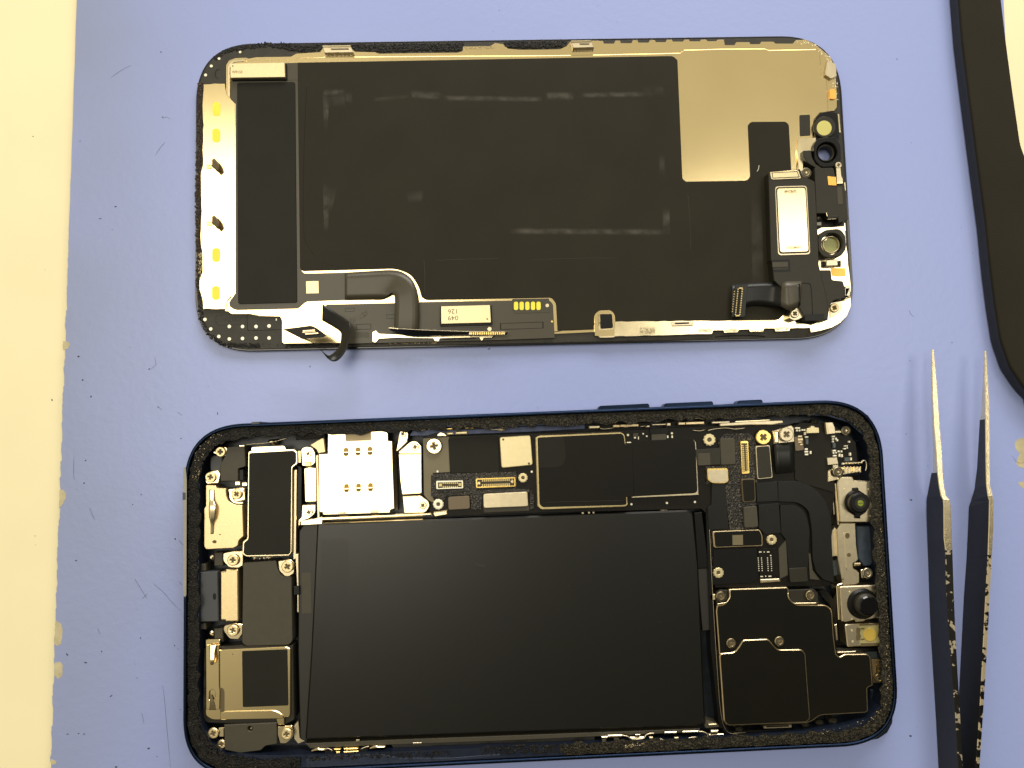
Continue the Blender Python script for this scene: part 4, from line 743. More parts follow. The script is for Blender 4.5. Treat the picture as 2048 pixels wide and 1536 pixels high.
for ox, oy in ((0, 0), (131, -5)):
    zig([(1222+ox, 844+oy), (1230+ox, 845+oy), (1237+ox, 841.5+oy), (1250+ox, 842+oy), (1252+ox, 843+oy), (1266+ox, 841+oy), (1274+ox, 843+oy), (1284+ox, 842+oy)])
    multi('button_contact', [(rect(1226+ox, 849+oy, 1240+ox, 855+oy), 5.5, 4.6), (rect(1240+ox, 848+oy, 1278+ox, 854+oy), 5.3, 4.4), (rect(1250+ox, 841+oy, 1257+ox, 845+oy), 5.6, 5)], 'shieldrim', ph, bev=.12)
    poly('button_well', [(1198+ox, 843+oy), (1300+ox, 838+oy), (1300+ox, 860+oy), (1198+ox, 862+oy)], 3.2, 1.3, 'blackp', ph, bev=.05)
multi('button_contact', [(rect(1178, 851, 1200, 857), 5.4, 4.4), (rect(1292, 850, 1300, 855), 5.5, 4.4), (rect(1304, 847, 1332, 851), 5.5, 4.6), (rect(1334, 845, 1342, 852), 5.5, 4.4), (rect(1424, 842, 1460, 847), 5.6, 4.6)], 'silver', ph, bev=.14)
zig([(1200, 856), (1208, 858), (1230, 855)], .1); zig([(1280, 853), (1294, 852)], .1); zig([(1385, 860), (1400, 862), (1412, 858)], .1, 5)
poly('long_bracket', [(1440, 846, 2), (1500, 842), (1565, 840, 2), (1568, 846), (1540, 850), (1500, 850), (1440, 853, 2)], 5.7, 4.6, 'silver', ph, bev=.15)
poly('long_bracket', [(1470, 842), (1540, 838.5), (1541, 841), (1471, 844.5)], 5.9, 5, 'steel', ph, bev=.08)
wire('spring_wire', [(1416, 861), (1430, 858), (1452, 856), (1470, 858), (1490, 856)], .13, 'silver', ph, z=5.2)
# ---- logic board
lb = poly('logic_board', [(846, 874), (870, 866, 4), (890, 866, 4), (900, 872), (1060, 866), (1245, 860), (1400, 852), (1470, 850), (1590, 850), (1600, 845), (1655, 846), (1675, 855), (1700, 872), (1712, 885), (1716, 925), (1670, 930), (1668, 1000), (1660, 1060), (1662, 1172), (1430, 1176), (1420, 1100), (1414, 1028), (1402, 1018), (1240, 1022), (1075, 1026), (868, 1034), (858, 1022), (860, 1004), (850, 992, 4), (845, 985)], 4.7, 1.3, 'board', ph, bev=.1)
poly('bare_area', [(846, 877), (898, 874), (900, 944), (866, 946), (864, 990), (870, 1006), (858, 1002, 5), (848, 990)], 4.74, 4.6, 'pcbtan', lb, bev=.02)
poly('washer_tab', [(872, 872, 6), (880, 864, 4), (888, 866, 5), (894, 872)], 4.9, 4.6, 'steel', lb, bev=.06)
screw(868, 892, 16, 5.5, ph, 'steel', 'cross', name='washer_screw')
poly('board_film', [(896.5, 878), (992, 872, 3), (996, 876), (999, 944), (900, 946.5)], 5.0, 4.7, 'tape', lb, bev=.05)
wc = poly('printed_chip', [(999, 874, 5), (1061, 870.5, 5), (1065.5, 930, 5), (1003, 936, 5)], 5.7, 4.7, 'cream', lb, bev=.12)
poly('chip_dot', circ(1006.5, 879, 2.2, 12), 5.715, 5.6, 'ink', wc, bev=0); poly('chip_dot', circ(1058, 927, 2.4, 12), 5.715, 5.6, 'ink', wc, bev=0)
poly('board_tar', [(898, 947), (1032, 942, 2), (1035, 952), (1033, 978), (1060, 980, 4), (1068, 990), (1068, 1018), (1058, 1020), (1060, 985), (966, 986), (962, 1019), (942, 1020), (940, 990), (893, 992), (890, 1000), (862, 992), (862, 950, 3)], 4.95, 4.6, 'epoxy', lb, bev=.08)
crumbs('tar_grains', [(865, 955), (960, 950), (1030, 947)], 16, 4.95, 200, (.03, .1), 'epoxy', lb); crumbs('tar_grains', [(866, 984), (955, 990), (950, 1015)], 12, 4.95, 160, (.03, .1), 'epoxy', lb); crumbs('tar_grains', [(1060, 975), (1066, 1015)], 8, 4.95, 60, (.03, .1), 'epoxy', lb)
poly('tar_frame', rnd([(871, 952), (924, 950), (928, 956), (927, 984), (871, 986)], 3), 5.05, 4.8, 'epoxy', lb, bev=.08)
k1 = poly('board_connector', rnd([(872, 962), (926, 961), (926.5, 977), (872.5, 978.5)], 2), 5.6, 4.9, 'solder', lb, bev=.06, holes=[rect(876, 964.5, 923, 975.5)])
poly('connector_floor', rect(875, 963.5, 924, 976.5), 5.25, 4.9, 'blackp', k1, bev=0)
multi('connector_pins', [(rect(885.5+i*4, y0, 887.7+i*4, y0+3.8), 5.55, 5.2) for i in range(8) for y0 in (964.4, 971.8)] + [(rect(878, 967, 884, 973), 5.5, 5.2), (rect(917, 966, 922, 972), 5.5, 5.2)], 'pinlight', k1, bev=0)
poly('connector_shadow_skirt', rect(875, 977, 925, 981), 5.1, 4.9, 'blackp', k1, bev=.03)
k2 = poly('board_connector', rnd([(951, 957), (1031, 954), (1032, 973), (952, 976.5)], 3), 5.55, 4.9, 'gold', lb, bev=.06, holes=[rect(955, 958.5, 1028, 972)])
poly('connector_floor', rect(954, 957.5, 1029, 973), 5.15, 4.9, 'olive', k2, bev=0)
multi('connector_pins', [(rect(964+i*4.1, y0-i*.14, 966.4+i*4.1, y0+4.6-i*.14), 5.5, 5.1) for i in range(14) for y0 in (958.8, 968.4)], 'pinlight', k2, bev=0)
multi('connector_anchor', [(circ(958, 966.5, 3.6, 10), 5.75, 5.1), (circ(1024.5, 963, 3.6, 10), 5.75, 5.1)], 'steel', k2, bev=.1)
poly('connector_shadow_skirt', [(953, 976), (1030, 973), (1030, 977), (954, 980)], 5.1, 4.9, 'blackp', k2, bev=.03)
poly('shielded_chip', rnd([(896, 994), (939, 991.5), (940, 1017.5), (897, 1020)], 4), 5.5, 4.7, 'brownchip', lb, bev=.08)
poly('metal_lid', rnd([(966, 988), (1055, 983.5), (1057, 1013), (967, 1016.5)], 4), 6.0, 4.3, 'silver', lb, bev=.12)
poly('lower_step', [(966, 1012), (1058, 1010), (1059, 1022), (968, 1026)], 4.9, 2, 'olive', lb, bev=.1)
screw(876.5, 1008.5, 11, 5.3, lb, 'solder', 'post'); screw(1046, 955.5, 9.8, 5.4, lb, 'cream', 'post')
for (x, y, r) in ((875, 943, 2.2), (1063.5, 943.5, 2.4), (1256, 870, 2.5), (1344, 866.5, 2.4), (1263, 1008.5, 2.4), (1334, 1006, 2.4), (1390, 1004, 2.4), (1679, 862, 1.8)): poly('solder_point', circ(x, y, r, 10), 4.85, 4.7, 'solder', lb, bev=.04)
big = poly('shield_can', [(1071, 873, 3), (1080, 870), (1243, 863.5, 4), (1250, 869, 3), (1252, 886), (1255, 995), (1257, 1010, 3), (1251, 1014, 3), (1082, 1020, 5), (1075, 1013, 3)], 5.9, 4.7, 'palegold', lb, bev=.16)
poly('shield_film', [(1075, 875, 4), (1243, 867, 4), (1247.5, 872), (1250, 888), (1264, 886), (1268, 993), (1252.5, 994), (1253, 1008, 3), (1249, 1010, 3), (1085, 1014.5, 5), (1079, 1008, 3)], 5.93, 5.0, 'shield', big, bev=.03)
poly('film_flap', [(1077, 876), (1128, 873, 0), (1132, 915, 0), (1126, 931, 10), (1112, 935, 8), (1078, 936)], 5.96, 5.9, 'tape', big, bev=.03)
wire('film_crease', [(1090, 1005), (1160, 1003), (1248, 1001)], .04, 'plastic', big, z=5.95)
can2 = poly('shield_can', [(1262, 884, 3), (1388, 879, 3), (1392, 885), (1393, 898), (1397, 985), (1398, 990), (1264, 996)], 5.6, 4.7, 'silver', lb, bev=.08)
poly('shield_film', [(1263, 882, 3), (1385, 877, 4), (1390, 884), (1391.5, 900), (1395, 983, 4), (1389, 986.5, 3), (1268, 993)], 5.65, 5.2, 'shield', can2, bev=.04)
multi('small_caps', [(rect(1266, 866, 1277, 874), 5.1, 4.6), (rect(1303, 868, 1333, 881), 5.3, 4.6)], 'olive', lb, bev=.08)
poly('board_film', rect(1300, 856, 1337, 868), 5.2, 4.6, 'blackp', lb, bev=.06)
multi('board_parts', [(rect(1285+i*7, 866+(i % 2)*5, 1288+i*7, 869+(i % 2)*5), 5, 4.7) for i in range(2)] + [(rect(1268, 873, 1272, 877), 5, 4.7), (rect(1276, 873, 1278, 879), 5, 4.7), (rect(1334, 871, 1337, 876), 5, 4.7), (rect(1343, 871, 1346, 876), 5, 4.7), (rect(1254, 884, 1262, 886), 5.7, 4.7)], 'solder', lb, bev=.03)
multi('board_parts', [(rect(1163, 1024, 1168, 1029), 4.0, 3), (rect(1176, 1023, 1180, 1029), 4.0, 3), (rect(1185, 1023, 1189, 1028), 4.0, 3), (rect(1321, 1016, 1334, 1021), 4.2, 3)], 'silver', lb, bev=.05)
screw(1419, 879.5, 12.5, 5.6, lb, 'cream', 'post'); screw(1543.5, 1079.5, 10.5, 5.5, lb, 'cream', 'post'); screw(1437, 1145.5, 11, 5.5, lb, 'cream', 'post')
# tar field under the connectors
poly('board_tar', [(1450, 868), (1500, 866), (1512, 880), (1515, 960), (1510, 1056), (1460, 1062), (1452, 1000), (1430, 966), (1412, 968), (1410, 932), (1440, 932), (1436, 880)], 4.9, 4.6, 'epoxy', lb, bev=.06)
crumbs('tar_grains', [(1452, 870), (1500, 870), (1508, 940)], 16, 4.9, 200, (.03, .1), 'epoxy', lb); crumbs('tar_grains', [(1470, 950), (1468, 1050)], 24, 4.9, 260, (.03, .1), 'epoxy', lb)
poly('flex_strip', [(1391, 899), (1441, 896), (1441, 929), (1394, 931)], 5.7, 5.2, 'plastic', lb, bev=.05)
poly('flex_strip', [(1396, 907), (1420, 906), (1421, 930), (1397, 931)], 5.75, 5.6, 'olive', lb, bev=.02)
def cap(pts, z=5.7, mat='olive', rim=None, r=4, name='connector_cap'):
    if rim:
        o = poly(name, pts, z, z-.7, rim, lb, r=r, bev=.1); cx = sum(p[0] for p in pts)/len(pts); cy = sum(p[1] for p in pts)/len(pts)
        wx = max(p[0] for p in pts)-cx; wy = max(p[1] for p in pts)-cy
        poly('cap_top', [(cx+(p[0]-cx)*(1-2/wx), cy+(p[1]-cy)*(1-2/wy)) for p in pts], z+.04, z-.1, mat, o, r=r, bev=.02)
    else: o = poly(name, pts, z, z-.7, mat, lb, r=r, bev=.12)
    return o
cap([(1440, 877), (1470, 876), (1472, 929), (1442, 930)], mat='olive')
k3 = poly('board_connector', rnd([(1481, 882), (1496.5, 881.5), (1499.5, 947), (1484, 948.5)], 2.5), 5.5, 4.9, 'gold', lb, bev=.06, holes=[rect(1484.5, 887, 1495.5, 943, (-.035, .045))])
poly('connector_floor', rect(1483.5, 886, 1497, 944, (-.035, .045)), 5.15, 4.9, 'ink', k3, bev=0)
multi('connector_pins', [([(x0+i*.2, 890+i*4.1), (x0+4.2+i*.2, 889.9+i*4.1), (x0+4.2+i*.2, 892.3+i*4.1), (x0+i*.2, 892.4+i*4.1)], 5.45, 5.1) for i in range(13) for x0 in (1483.3, 1491)], 'pinlight', k3, bev=0)
cap([(1414, 937), (1456, 936), (1458, 963), (1450, 967), (1425, 967), (1416, 961)], mat='silver', rim='gold', z=5.8)
poly('flex_strip', [(1424, 968), (1450, 966), (1453, 1000), (1458, 1057, 3), (1418, 1060, 3), (1415, 1015, 3), (1423, 1010, 2)], 5.3, 4.8, 'flexdark', lb, bev=.08)
cap([(1511, 892), (1540, 890), (1546, 956), (1515, 959)], mat='plastic', rim='silver', z=5.7)
ruled('display_flex_fold', [(1548, 889, 5.3), (1549, 905, 5.9), (1551, 930, 5.9), (1553, 948, 5.3)], [(1586, 887, 5.3), (1588, 905, 5.9), (1589, 930, 5.9), (1591, 944, 5.3)], .15, 'flexdark', lb)
cap([(1482.5, 958), (1510, 957), (1512, 1003), (1486, 1005)], mat='board', rim='ink', z=5.7)
poly('flex_strip', [(1512, 966), (1555, 963), (1557, 1002), (1514, 1004)], 5.5, 4.8, 'flexdark', lb, bev=.06)
cap([(1487, 1014), (1514, 1012), (1517, 1054), (1489, 1056)], mat='olive', z=5.7)
poly('flex_strip', [(1517, 1010), (1558, 1006), (1562, 1066), (1530, 1068), (1518, 1056)], 5.4, 4.8, 'flexdark', lb, bev=.06)
poly('flex_field', [(1588, 880), (1640, 862, 3), (1660, 868), (1665, 930), (1668, 985), (1600, 965), (1590, 958)], 5.0, 4.6, 'tape', lb, bev=.04)
poly('curved_flex', [(1556, 963), (1598, 962, 10), (1630, 975, 14), (1652, 1002, 12), (1662, 1040), (1664, 1090), (1668, 1165), (1648, 1160, 4), (1633, 1145, 4), (1626, 1120), (1624, 1060, 8), (1618, 1020, 12), (1596, 1005, 10), (1557, 1003)], 5.5, 4.8, 'flexdark', lb, bev=.08)
poly('curved_flex', [(1560, 1010, 4), (1592, 1008, 10), (1612, 1025, 12), (1620, 1060, 6), (1616, 1140), (1578, 1142), (1572, 1080), (1562, 1066)], 5.2, 4.8, 'flexdark', lb, bev=.08)
poly('flex_end', rnd([(1578, 1137), (1614, 1135), (1616, 1163), (1581, 1165)], 3), 5.6, 4.8, 'plastic', lb, bev=.06)
multi('pale_liner', [([(1557, 1098), (1572, 1080), (1576, 1150), (1560, 1158)], 5.0, 4.6), ([(1617, 1105), (1621, 1108), (1625, 1140), (1640, 1160), (1620, 1158)], 5.0, 4.6)], 'olive', lb, bev=.02)
lbz = cap([(1425, 1063), (1520, 1059), (1525, 1070), (1526, 1092), (1428, 1096)], mat='shield', rim='shieldrim', z=5.5, name='label_plate')
poly('chip_label', rect(1465, 1070, 1486, 1090, (-.02, .02)), 5.57, 5.45, 'pcbtan', lbz, bev=0)
poly('black_cover', [(1427, 1097), (1514, 1094, 2), (1518, 1158, 3), (1500, 1166), (1426, 1170)], 5.2, 4.7, 'blackp', lb, bev=.08)
crumbs('tar_grains', [(1421, 1064), (1423, 1150)], 5, 4.8, 120, (.04, .12), 'epoxy', lb); crumbs('tar_grains', [(1420, 1062), (1460, 1058)], 6, 5.0, 60, (.04, .12), 'epoxy', lb)
poly('pin_field', [(1516, 1098), (1556, 1096, 3), (1559, 1152, 3), (1520, 1155)], 5.0, 4.7, 'board', lb, bev=.05)
multi('test_points', [(circ(x+i*.25, 1116+i*4.2, 1.1, 6), 5.08, 4.9) for x in (1516.5, 1523, 1535, 1542) for i in range(7)] + [(rect(1518, 1103, 1523, 1105), 5.08, 4.9), (circ(1528.5, 1104, 1.2, 6), 5.08, 4.9), (rect(1534, 1103, 1539, 1105), 5.08, 4.9), (rect(1521, 1152, 1526, 1154), 5.08, 4.9), (circ(1531.5, 1152.5, 1.3, 6), 5.08, 4.9), (rect(1537, 1151.5, 1543, 1153.5), 5.08, 4.9), (circ(1541.5, 1111, 1.5, 6), 5.08, 4.9)], 'solder', lb, bev=0)
poly('bent_contact', [(1521, 1159), (1560, 1157, 2), (1562, 1163), (1522, 1166)], 5.2, 4.4, 'silver', lb, bev=.15)
# screws of the top right corner
screw(1527, 874.5, 15, 5.9, ph, 'gold'); bracket([(1545, 862), (1583, 850, 3), (1588, 856), (1589, 884), (1548, 888)], 5.3, lb, 'silver'); poly('roller_edge', [(1548, 862), (1557, 862), (1558, 886), (1549, 886)], 5.6, 5, 'steel', lb, bev=.2)
screw(1573.5, 869, 14, 6.1, ph, 'silver')
bk = poly('coil_contact', [(1589, 874), (1605, 872), (1608, 900, 2), (1591, 902, 2)], 5.2, 4.7, 'brownchip', lb, bev=.04); multi('contact_fingers', [(rect(1597, 883, 1604, 885.5), 5.3, 5), (rect(1600, 888, 1606, 890.5), 5.3, 5), (rect(1596, 871, 1604, 874), 5.3, 5), (rect(1596, 877, 1606, 881), 5.3, 5)], 'shieldrim', bk, bev=.03)
poly('pale_block', [(1614, 857), (1621, 855), (1622, 852), (1629, 852), (1630, 855), (1638, 855, 2), (1639, 866, 2), (1613, 867, 2)], 5.9, 4.7, 'cream', lb, bev=.1)
poly('dark_post', circ(1632, 843, 7, 14, 5), 5.4, 3, 'plastic', ph, bev=.6)
poly('fold_contact', [(1652, 845), (1665, 844, 3), (1670, 855), (1671, 867), (1655, 868.5)], 5.8, 4.7, 'silver', lb, bev=.08); poly('fold_edge', [(1651, 845), (1654, 845), (1658, 868), (1654, 868.5)], 5.85, 5, 'cream', lb, bev=.06); poly('fold_arm', rect(1669, 861, 1686, 866), 5.2, 4.7, 'silver', lb, bev=.1)
screw(1693, 861, 9.5, 5.6, ph, 'silver', 'dome')
SM = [(1594, 856, 3.4, 1.6), (1599, 856, 1.5, 1.6), (1594.5, 861, 1.6, 1.8), (1599.5, 861, 1.6, 1.8), (1605, 860, 1.5, 1.6), (1609, 860, 1.8, 1.5), (1610.5, 867, 1.6, 3), (1613.5, 874, 3.2, 1.6), (1613, 898.5, 3, 1.6), (1613, 903.5, 3.6, 1.7), (1613.5, 909, 3.4, 1.7), (1621.5, 905, 1.7, 3), (1667, 873, 3, 1.7), (1666.5, 878, 1.8, 1.4), (1672.5, 877.5, 1.6, 2), (1675, 880.5, 1.6, 2), (1666.5, 883, 1.4, 1.8), (1669, 901.5, 3.4, 1.7), (1667.5, 906, 1.4, 1.6), (1672.5, 905.5, 1.4, 1.6), (1670, 911.5, 3.4, 1.5), (1678, 903, 1.5, 1.7), (1683.5, 903, 1.5, 1.7), (1679.5, 910.5, 1.6, 3), (1684.5, 911.5, 1.6, 3), (1701, 908.5, 1.6, 3), (1699, 883.5, 1.6, 1.7), (1690.5, 892, 1.2, 1.2), (1694.5, 892, 1.2, 1.2), (1690, 897.5, 2.4, 1.3), (1695, 896, 1.2, 1.3), (1702.5, 918, 1.6, 2.6), (1687, 927.5, 2, 1.6)]
for x, y, a_, b2 in SM: poly('capacitor', rect(x-a_, y-b2, x+a_, y+b2), 5.3, 4.6, 'solder', lb, bev=.05)
for x, y, a_, b2 in ((1614.5, 883, 3, 6), (1669, 891, 3, 5), (1694, 919, 5, 4)): poly('inductor', rect(x-a_, y-b2, x+a_, y+b2), 5.3, 4.6, 'navysmd', lb, bev=.1)
poly('blue_rib', [(1706, 880, 3), (1712, 882), (1718, 925), (1710, 926)], 3.4, 1.3, 'navyl', ph, bev=.3)
poly('blue_rib', [(1680, 873, 6), (1700, 876), (1720, 880, 4), (1722, 884), (1700, 882), (1682, 880)], 3.4, 1.3, 'navyl', ph, bev=.3)
poly('fold_contact', [(1654, 916), (1674, 915), (1677, 928), (1656, 930)], 5.8, 4.7, 'silver', lb, bev=.06); poly('fold_arm', rect(1666, 929, 1677, 940), 5.5, 4.7, 'silver', lb, bev=.1)
bracket([(1656, 940, 5), (1674, 934), (1690, 934), (1690, 948), (1675, 953), (1682, 958), (1656, 964)], 5.1); screw(1677, 944, 10.5, 6.0, ph, 'silver', 'dome')
gc = poly('gold_contact', [(1687, 934), (1723, 934), (1723, 943), (1688, 949)], 5.5, 4, 'silver', ph, bev=.1); multi('contact_ribs', [(rect(1688+i*6.4, 933, 1690.5+i*6.4, 945), 5.7, 5.3) for i in range(6)], 'steel', gc, bev=.08); poly('gold_rib', rect(1703, 935, 1708, 943), 5.75, 5.3, 'gold', gc, bev=.1)
poly('steel_bar', rect(1691, 924, 1726, 927.5), 5.8, 5, 'steel', ph, bev=.12); wire('spring_wire', [(1722, 924), (1730, 921), (1733, 930), (1731, 942)], .13, 'silver', ph, z=5.7)
# ---- front camera column
poly('camera_bay', [(1660, 950), (1745, 950), (1765, 1300), (1668, 1300)], 1.7, 1.3, 'blackp', ph, bev=0)
def rib(pts, z, mat, nm='support_rib'): return poly(nm, pts, z, 1.5, mat, ph, bev=.1)
rib([(1669, 966), (1673, 966), (1679, 1050), (1675, 1050)], 4.6, 'silver'); rib([(1654, 985), (1658, 985), (1661, 1016), (1658, 1018)], 4.2, 'olive'); rib([(1664, 985), (1667, 985), (1670, 1030), (1667, 1030)], 4.2, 'silver')
pl1 = poly('camera_plate', [(1679, 954, 3), (1706, 954, 3), (1709, 961), (1742, 962, 2), (1747, 1041, 3), (1742, 1045), (1681, 1045, 3), (1674.5, 968)], 5.5, 2, 'silver', ph, bev=.2)
poly('plate_fold', [(1731, 962), (1741, 962), (1746, 1040), (1737, 1042)], 5.4, 4.8, 'shieldrim', pl1, bev=.1) if False else None
for (x, y) in ((1689.5, 978.5), (1737, 979), (1695, 1033), (1741, 1032)): poly('plate_dimple', circ(x, y, 2, 10), 5.55, 5.4, 'cream', pl1, bev=.04)
cm1 = poly('lens_barrel', [(1706, 976, 2), (1717, 975, 2), (1719, 981)] + [p for p in circ(1714, 1006, 25.5, 40) if not (p[1] < 983 or p[1] > 1029)][:0] + [(1733, 989, 6), (1739, 1005, 8), (1735, 1024, 8), (1722, 1032), (1722, 1037, 1), (1711, 1037, 1), (1710, 1031), (1696, 1022, 8), (1689, 1005, 8), (1694, 989, 8), (1706, 981)], 6.0, 2, 'blackp', ph, bev=.3)
poly('lens_barrel_top', circ(1720.5, 1006, 20.5, 36), 7.6, 5.8, 'blackp', cm1, bev=.3)
poly('lens_funnel', circ(1721, 1006, 11, 30), 7.62, 7.5, 'plastic', cm1, bev=0); poly('green_lens', circ(1721.3, 1006.5, 6, 24), 7.66, 7.5, 'lensgreen', cm1, bev=.02); poly('lens_cross', rect(1715.5, 1005.8, 1727, 1007.2), 7.68, 7.6, 'ink', cm1, bev=0)
pl2 = poly('bridge_plate', [(1682, 1046), (1711, 1046), (1713, 1090), (1717, 1120, 2), (1708, 1126, 4), (1706, 1136, 4), (1714, 1140), (1719, 1146), (1719, 1166, 3), (1712, 1169), (1686, 1171, 2), (1684, 1158), (1676, 1120), (1674, 1060)], 4.9, 2, 'silver', ph, bev=.14)
poly('plate_hole', circ(1695, 1071.5, 4.5, 14, 6), 4.93, 4.8, 'ink', pl2, bev=0); poly('plate_hole', circ(1698, 1110, 4, 14), 4.93, 4.8, 'ink', pl2, bev=0); poly('plate_hole', circ(1686, 1159, 1.8, 8), 4.93, 4.8, 'ink', pl2, bev=0)
wire('pressed_line', [(1688, 1066), (1690, 1100), (1693, 1140)], .06, 'cream', pl2, z=4.93); wire('pressed_line', [(1686, 1066), (1703, 1065)], .06, 'cream', pl2, z=4.93)
rib([(1664, 1062), (1671, 1054, 3), (1674, 1090), (1674, 1112, 3), (1662, 1114), (1659, 1090)], 4.0, 'silver'); rib([(1664, 1120), (1673, 1120), (1676, 1150), (1668, 1152)], 3.4, 'navysmd')
poly('blue_cover', [(1712, 1052, 2), (1741, 1052, 3), (1747, 1120, 6), (1742, 1132, 5), (1728, 1132), (1717, 1118), (1715, 1090)], 4.3, 1.5, 'bluecover', ph, bev=.2)
poly('pale_liner', [(1745, 1061), (1749, 1062), (1753, 1116), (1748, 1117)], 4.8, 3, 'band', ph, bev=.06)
rb = poly('small_socket', circ(1713, 1129, 8, 16, 7), 5.2, 3, 'blackp', ph, bev=.4); poly('socket_contact', rect(1709, 1126, 1722, 1132), 5.4, 5, 'shieldrim', rb, bev=.15)
bracket([(1722, 1140), (1735, 1136), (1744, 1142), (1742, 1156), (1724, 1156)], 4.9, mat='silver'); screw(1736, 1146.5, 10.5, 5.6, ph, 'silver', 'dome')
pl3 = poly('camera_plate', [(1679, 1173, 3), (1754, 1170, 2), (1758.5, 1236, 3), (1731, 1240), (1730, 1243), (1712, 1244), (1710, 1240), (1692, 1244), (1684, 1243)], 5.5, 2, 'silver', ph, bev=.2)
poly('plate_rim', [(1673, 1170, 4), (1685, 1166), (1685, 1169), (1678, 1172, 3), (1681, 1240), (1677, 1240)], 5.6, 3, 'steel', pl3, bev=.12)
for (x, y) in ((1700, 1184), (1752, 1182), (1704, 1238), (1756, 1235)): poly('plate_dimple', circ(x, y, 2, 10), 5.55, 5.4, 'cream', pl3, bev=.04)
cm2 = poly('lens_barrel', circ(1727.5, 1208.5, 31, 44), 6.1, 2, 'blackp', ph, bev=.5)
poly('lens_barrel_top', circ(1735, 1211, 22.5, 40), 7.5, 6.0, 'plastic', cm2, bev=.4); poly('lens_face', circ(1738, 1212, 19.5, 40), 7.75, 7.4, 'lens', cm2, bev=.25)
rib([(1669, 1250), (1674, 1248), (1676, 1280), (1673, 1282)], 4.4, 'silver')
fl = poly('flash_module', rnd([(1690, 1249), (1761, 1246), (1765, 1291), (1695, 1294)], 4), 5.4, 2, 'silver', ph, bev=.18)
poly('flash_window', [(1718, 1249, 2), (1758, 1247.5, 4), (1762, 1288, 4), (1720, 1291)], 5.44, 5.3, 'window', fl, bev=.03)
multi('flash_frame', [(rect(1719, 1247.5, 1756, 1251), 5.48, 5.3), (rect(1721, 1286, 1758, 1292), 5.48, 5.3), (edge_noise(rect(1713, 1256, 1721, 1281), 4, 1.6), 5.47, 5.3), (rect(1722, 1256, 1729, 1259), 5.47, 5.3), (rect(1722, 1277, 1729, 1280), 5.47, 5.3)], 'ink', fl, bev=0)
poly('amber_lens', circ(1740.5, 1269.5, 13.5, 28), 5.6, 5.4, 'amber', fl, bev=.1)
for (x, y) in ((1704.5, 1261.5), (1706, 1283.5)): poly('plate_dimple', circ(x, y, 2.4, 10), 5.46, 5.4, 'cream', fl, bev=.04)
poly('black_gap', [(1672, 1296), (1762, 1296), (1763, 1303), (1676, 1306)], 4.0, 1.5, 'blackp', ph, bev=.1); poly('pale_edge', [(1675, 1304), (1712, 1302), (1712, 1305), (1676, 1307)], 5.5, 4, 'silver', ph, bev=.1)
poly('slate_block', rect(1727, 1301, 1765, 1317), 3.6, 1.5, 'navysmd', ph, bev=.15)
gx = poly('gold_contact', [(1743, 1319), (1764, 1318), (1768, 1366, 3), (1748, 1366)], 4.4, 1.5, 'brownchip', ph, bev=.15)
multi('contact_ribs', [(rect(1753, 1321, 1763, 1323), 4.7, 4.2), (rect(1754, 1328, 1762, 1330), 4.7, 4.2), (rect(1754, 1333, 1763, 1335), 4.7, 4.2), (rect(1758, 1340, 1765, 1344), 4.7, 4.2), (rect(1752, 1330, 1755, 1345), 4.7, 4.2)], 'gold', gx, bev=.06)
screw(1758, 1357, 8.5, 5.2, ph, 'gold', 'dome')
# ---- rear camera shield
tab = poly('shield_ear', [(1432, 1186, 3), (1440, 1180, 2), (1456, 1180), (1456, 1198, 8), (1444, 1208), (1433, 1208)], 5.2, 1.5, 'plastic', ph, bev=.1)
poly('shield_ear', [(1574, 1180), (1628, 1178, 4), (1636, 1186), (1637, 1206), (1590, 1210), (1580, 1198)], 5.1, 1.5, 'plastic', ph, bev=.1)
poly('side_foot', rect(1420, 1189, 1431, 1200), 5.0, 3, 'cream', ph, bev=.1)
SH = [(1458, 1178.5), (1575, 1174.5, 2), (1578, 1180), (1577, 1188), (1581, 1200, 8), (1592, 1209, 6), (1652, 1210, 7), (1662, 1217, 5), (1665, 1228), (1668, 1273), (1672.5, 1307), (1679, 1314.5, 4), (1689, 1308.5, 3), (1736, 1308, 5), (1741.5, 1314, 3), (1746, 1371, 2), (1735, 1376, 3), (1736.5, 1423, 3), (1730, 1426), (1640, 1431, 8), (1625, 1443, 8), (1612, 1447), (1456, 1452, 5), (1447.5, 1444, 5), (1439, 1312), (1432.5, 1223), (1434, 1211), (1450, 1208, 8), (1459, 1196, 6)]
sh = poly('camera_shield', SH, 5.9, 1.5, 'shieldrim', ph, bev=.12)
cxs, cys = 1580, 1320
def shr(pts, k):
    L2 = inset([Vector((p[0], p[1], 0)) for p in rnd(pts, 0)], k); return [(v.x, v.y) for v in L2]
poly('shield_film', shr(SH, 2.2), 5.93, 5.8, 'shield', sh, bev=.02)
SR = [(1439, 1313), (1442, 1307, 3), (1470, 1304.5, 8), (1479, 1292, 6), (1486, 1280, 5), (1537, 1278, 6), (1546.5, 1289, 6), (1556, 1299.5, 6), (1604, 1299, 5), (1611.5, 1307, 4), (1616, 1370), (1621, 1437, 4), (1614, 1445, 4), (1457, 1452, 5), (1448, 1444, 5)]
sr = poly('raised_shield', SR, 6.35, 5.8, 'shieldrim', sh, bev=.14); poly('shield_film', shr(SR, 2.2), 6.38, 6.3, 'shield', sr, bev=.02)
wire('rolled_edge', [(1460, 1181), (1460, 1194), (1452, 1205), (1434, 1208)], .13, 'steel', sh, z=5.95); wire('rolled_edge', [(1576, 1186), (1578, 1197), (1587, 1206), (1600, 1206.5), (1636, 1206)], .16, 'steel', sh, z=5.9)
for (x, y, z) in ((1442.5, 1193, 6), (1621.5, 1191, 6), (1463, 1287, 6.5), (1559.5, 1283, 6.5)): screw(x, y, 9.5, z, ph, 'shieldrim', 'dome', .4)
rib([(1636, 1180, 6), (1655, 1180, 8), (1668, 1200), (1672, 1300), (1666, 1300), (1660, 1212)], 3.5, 'blackp')
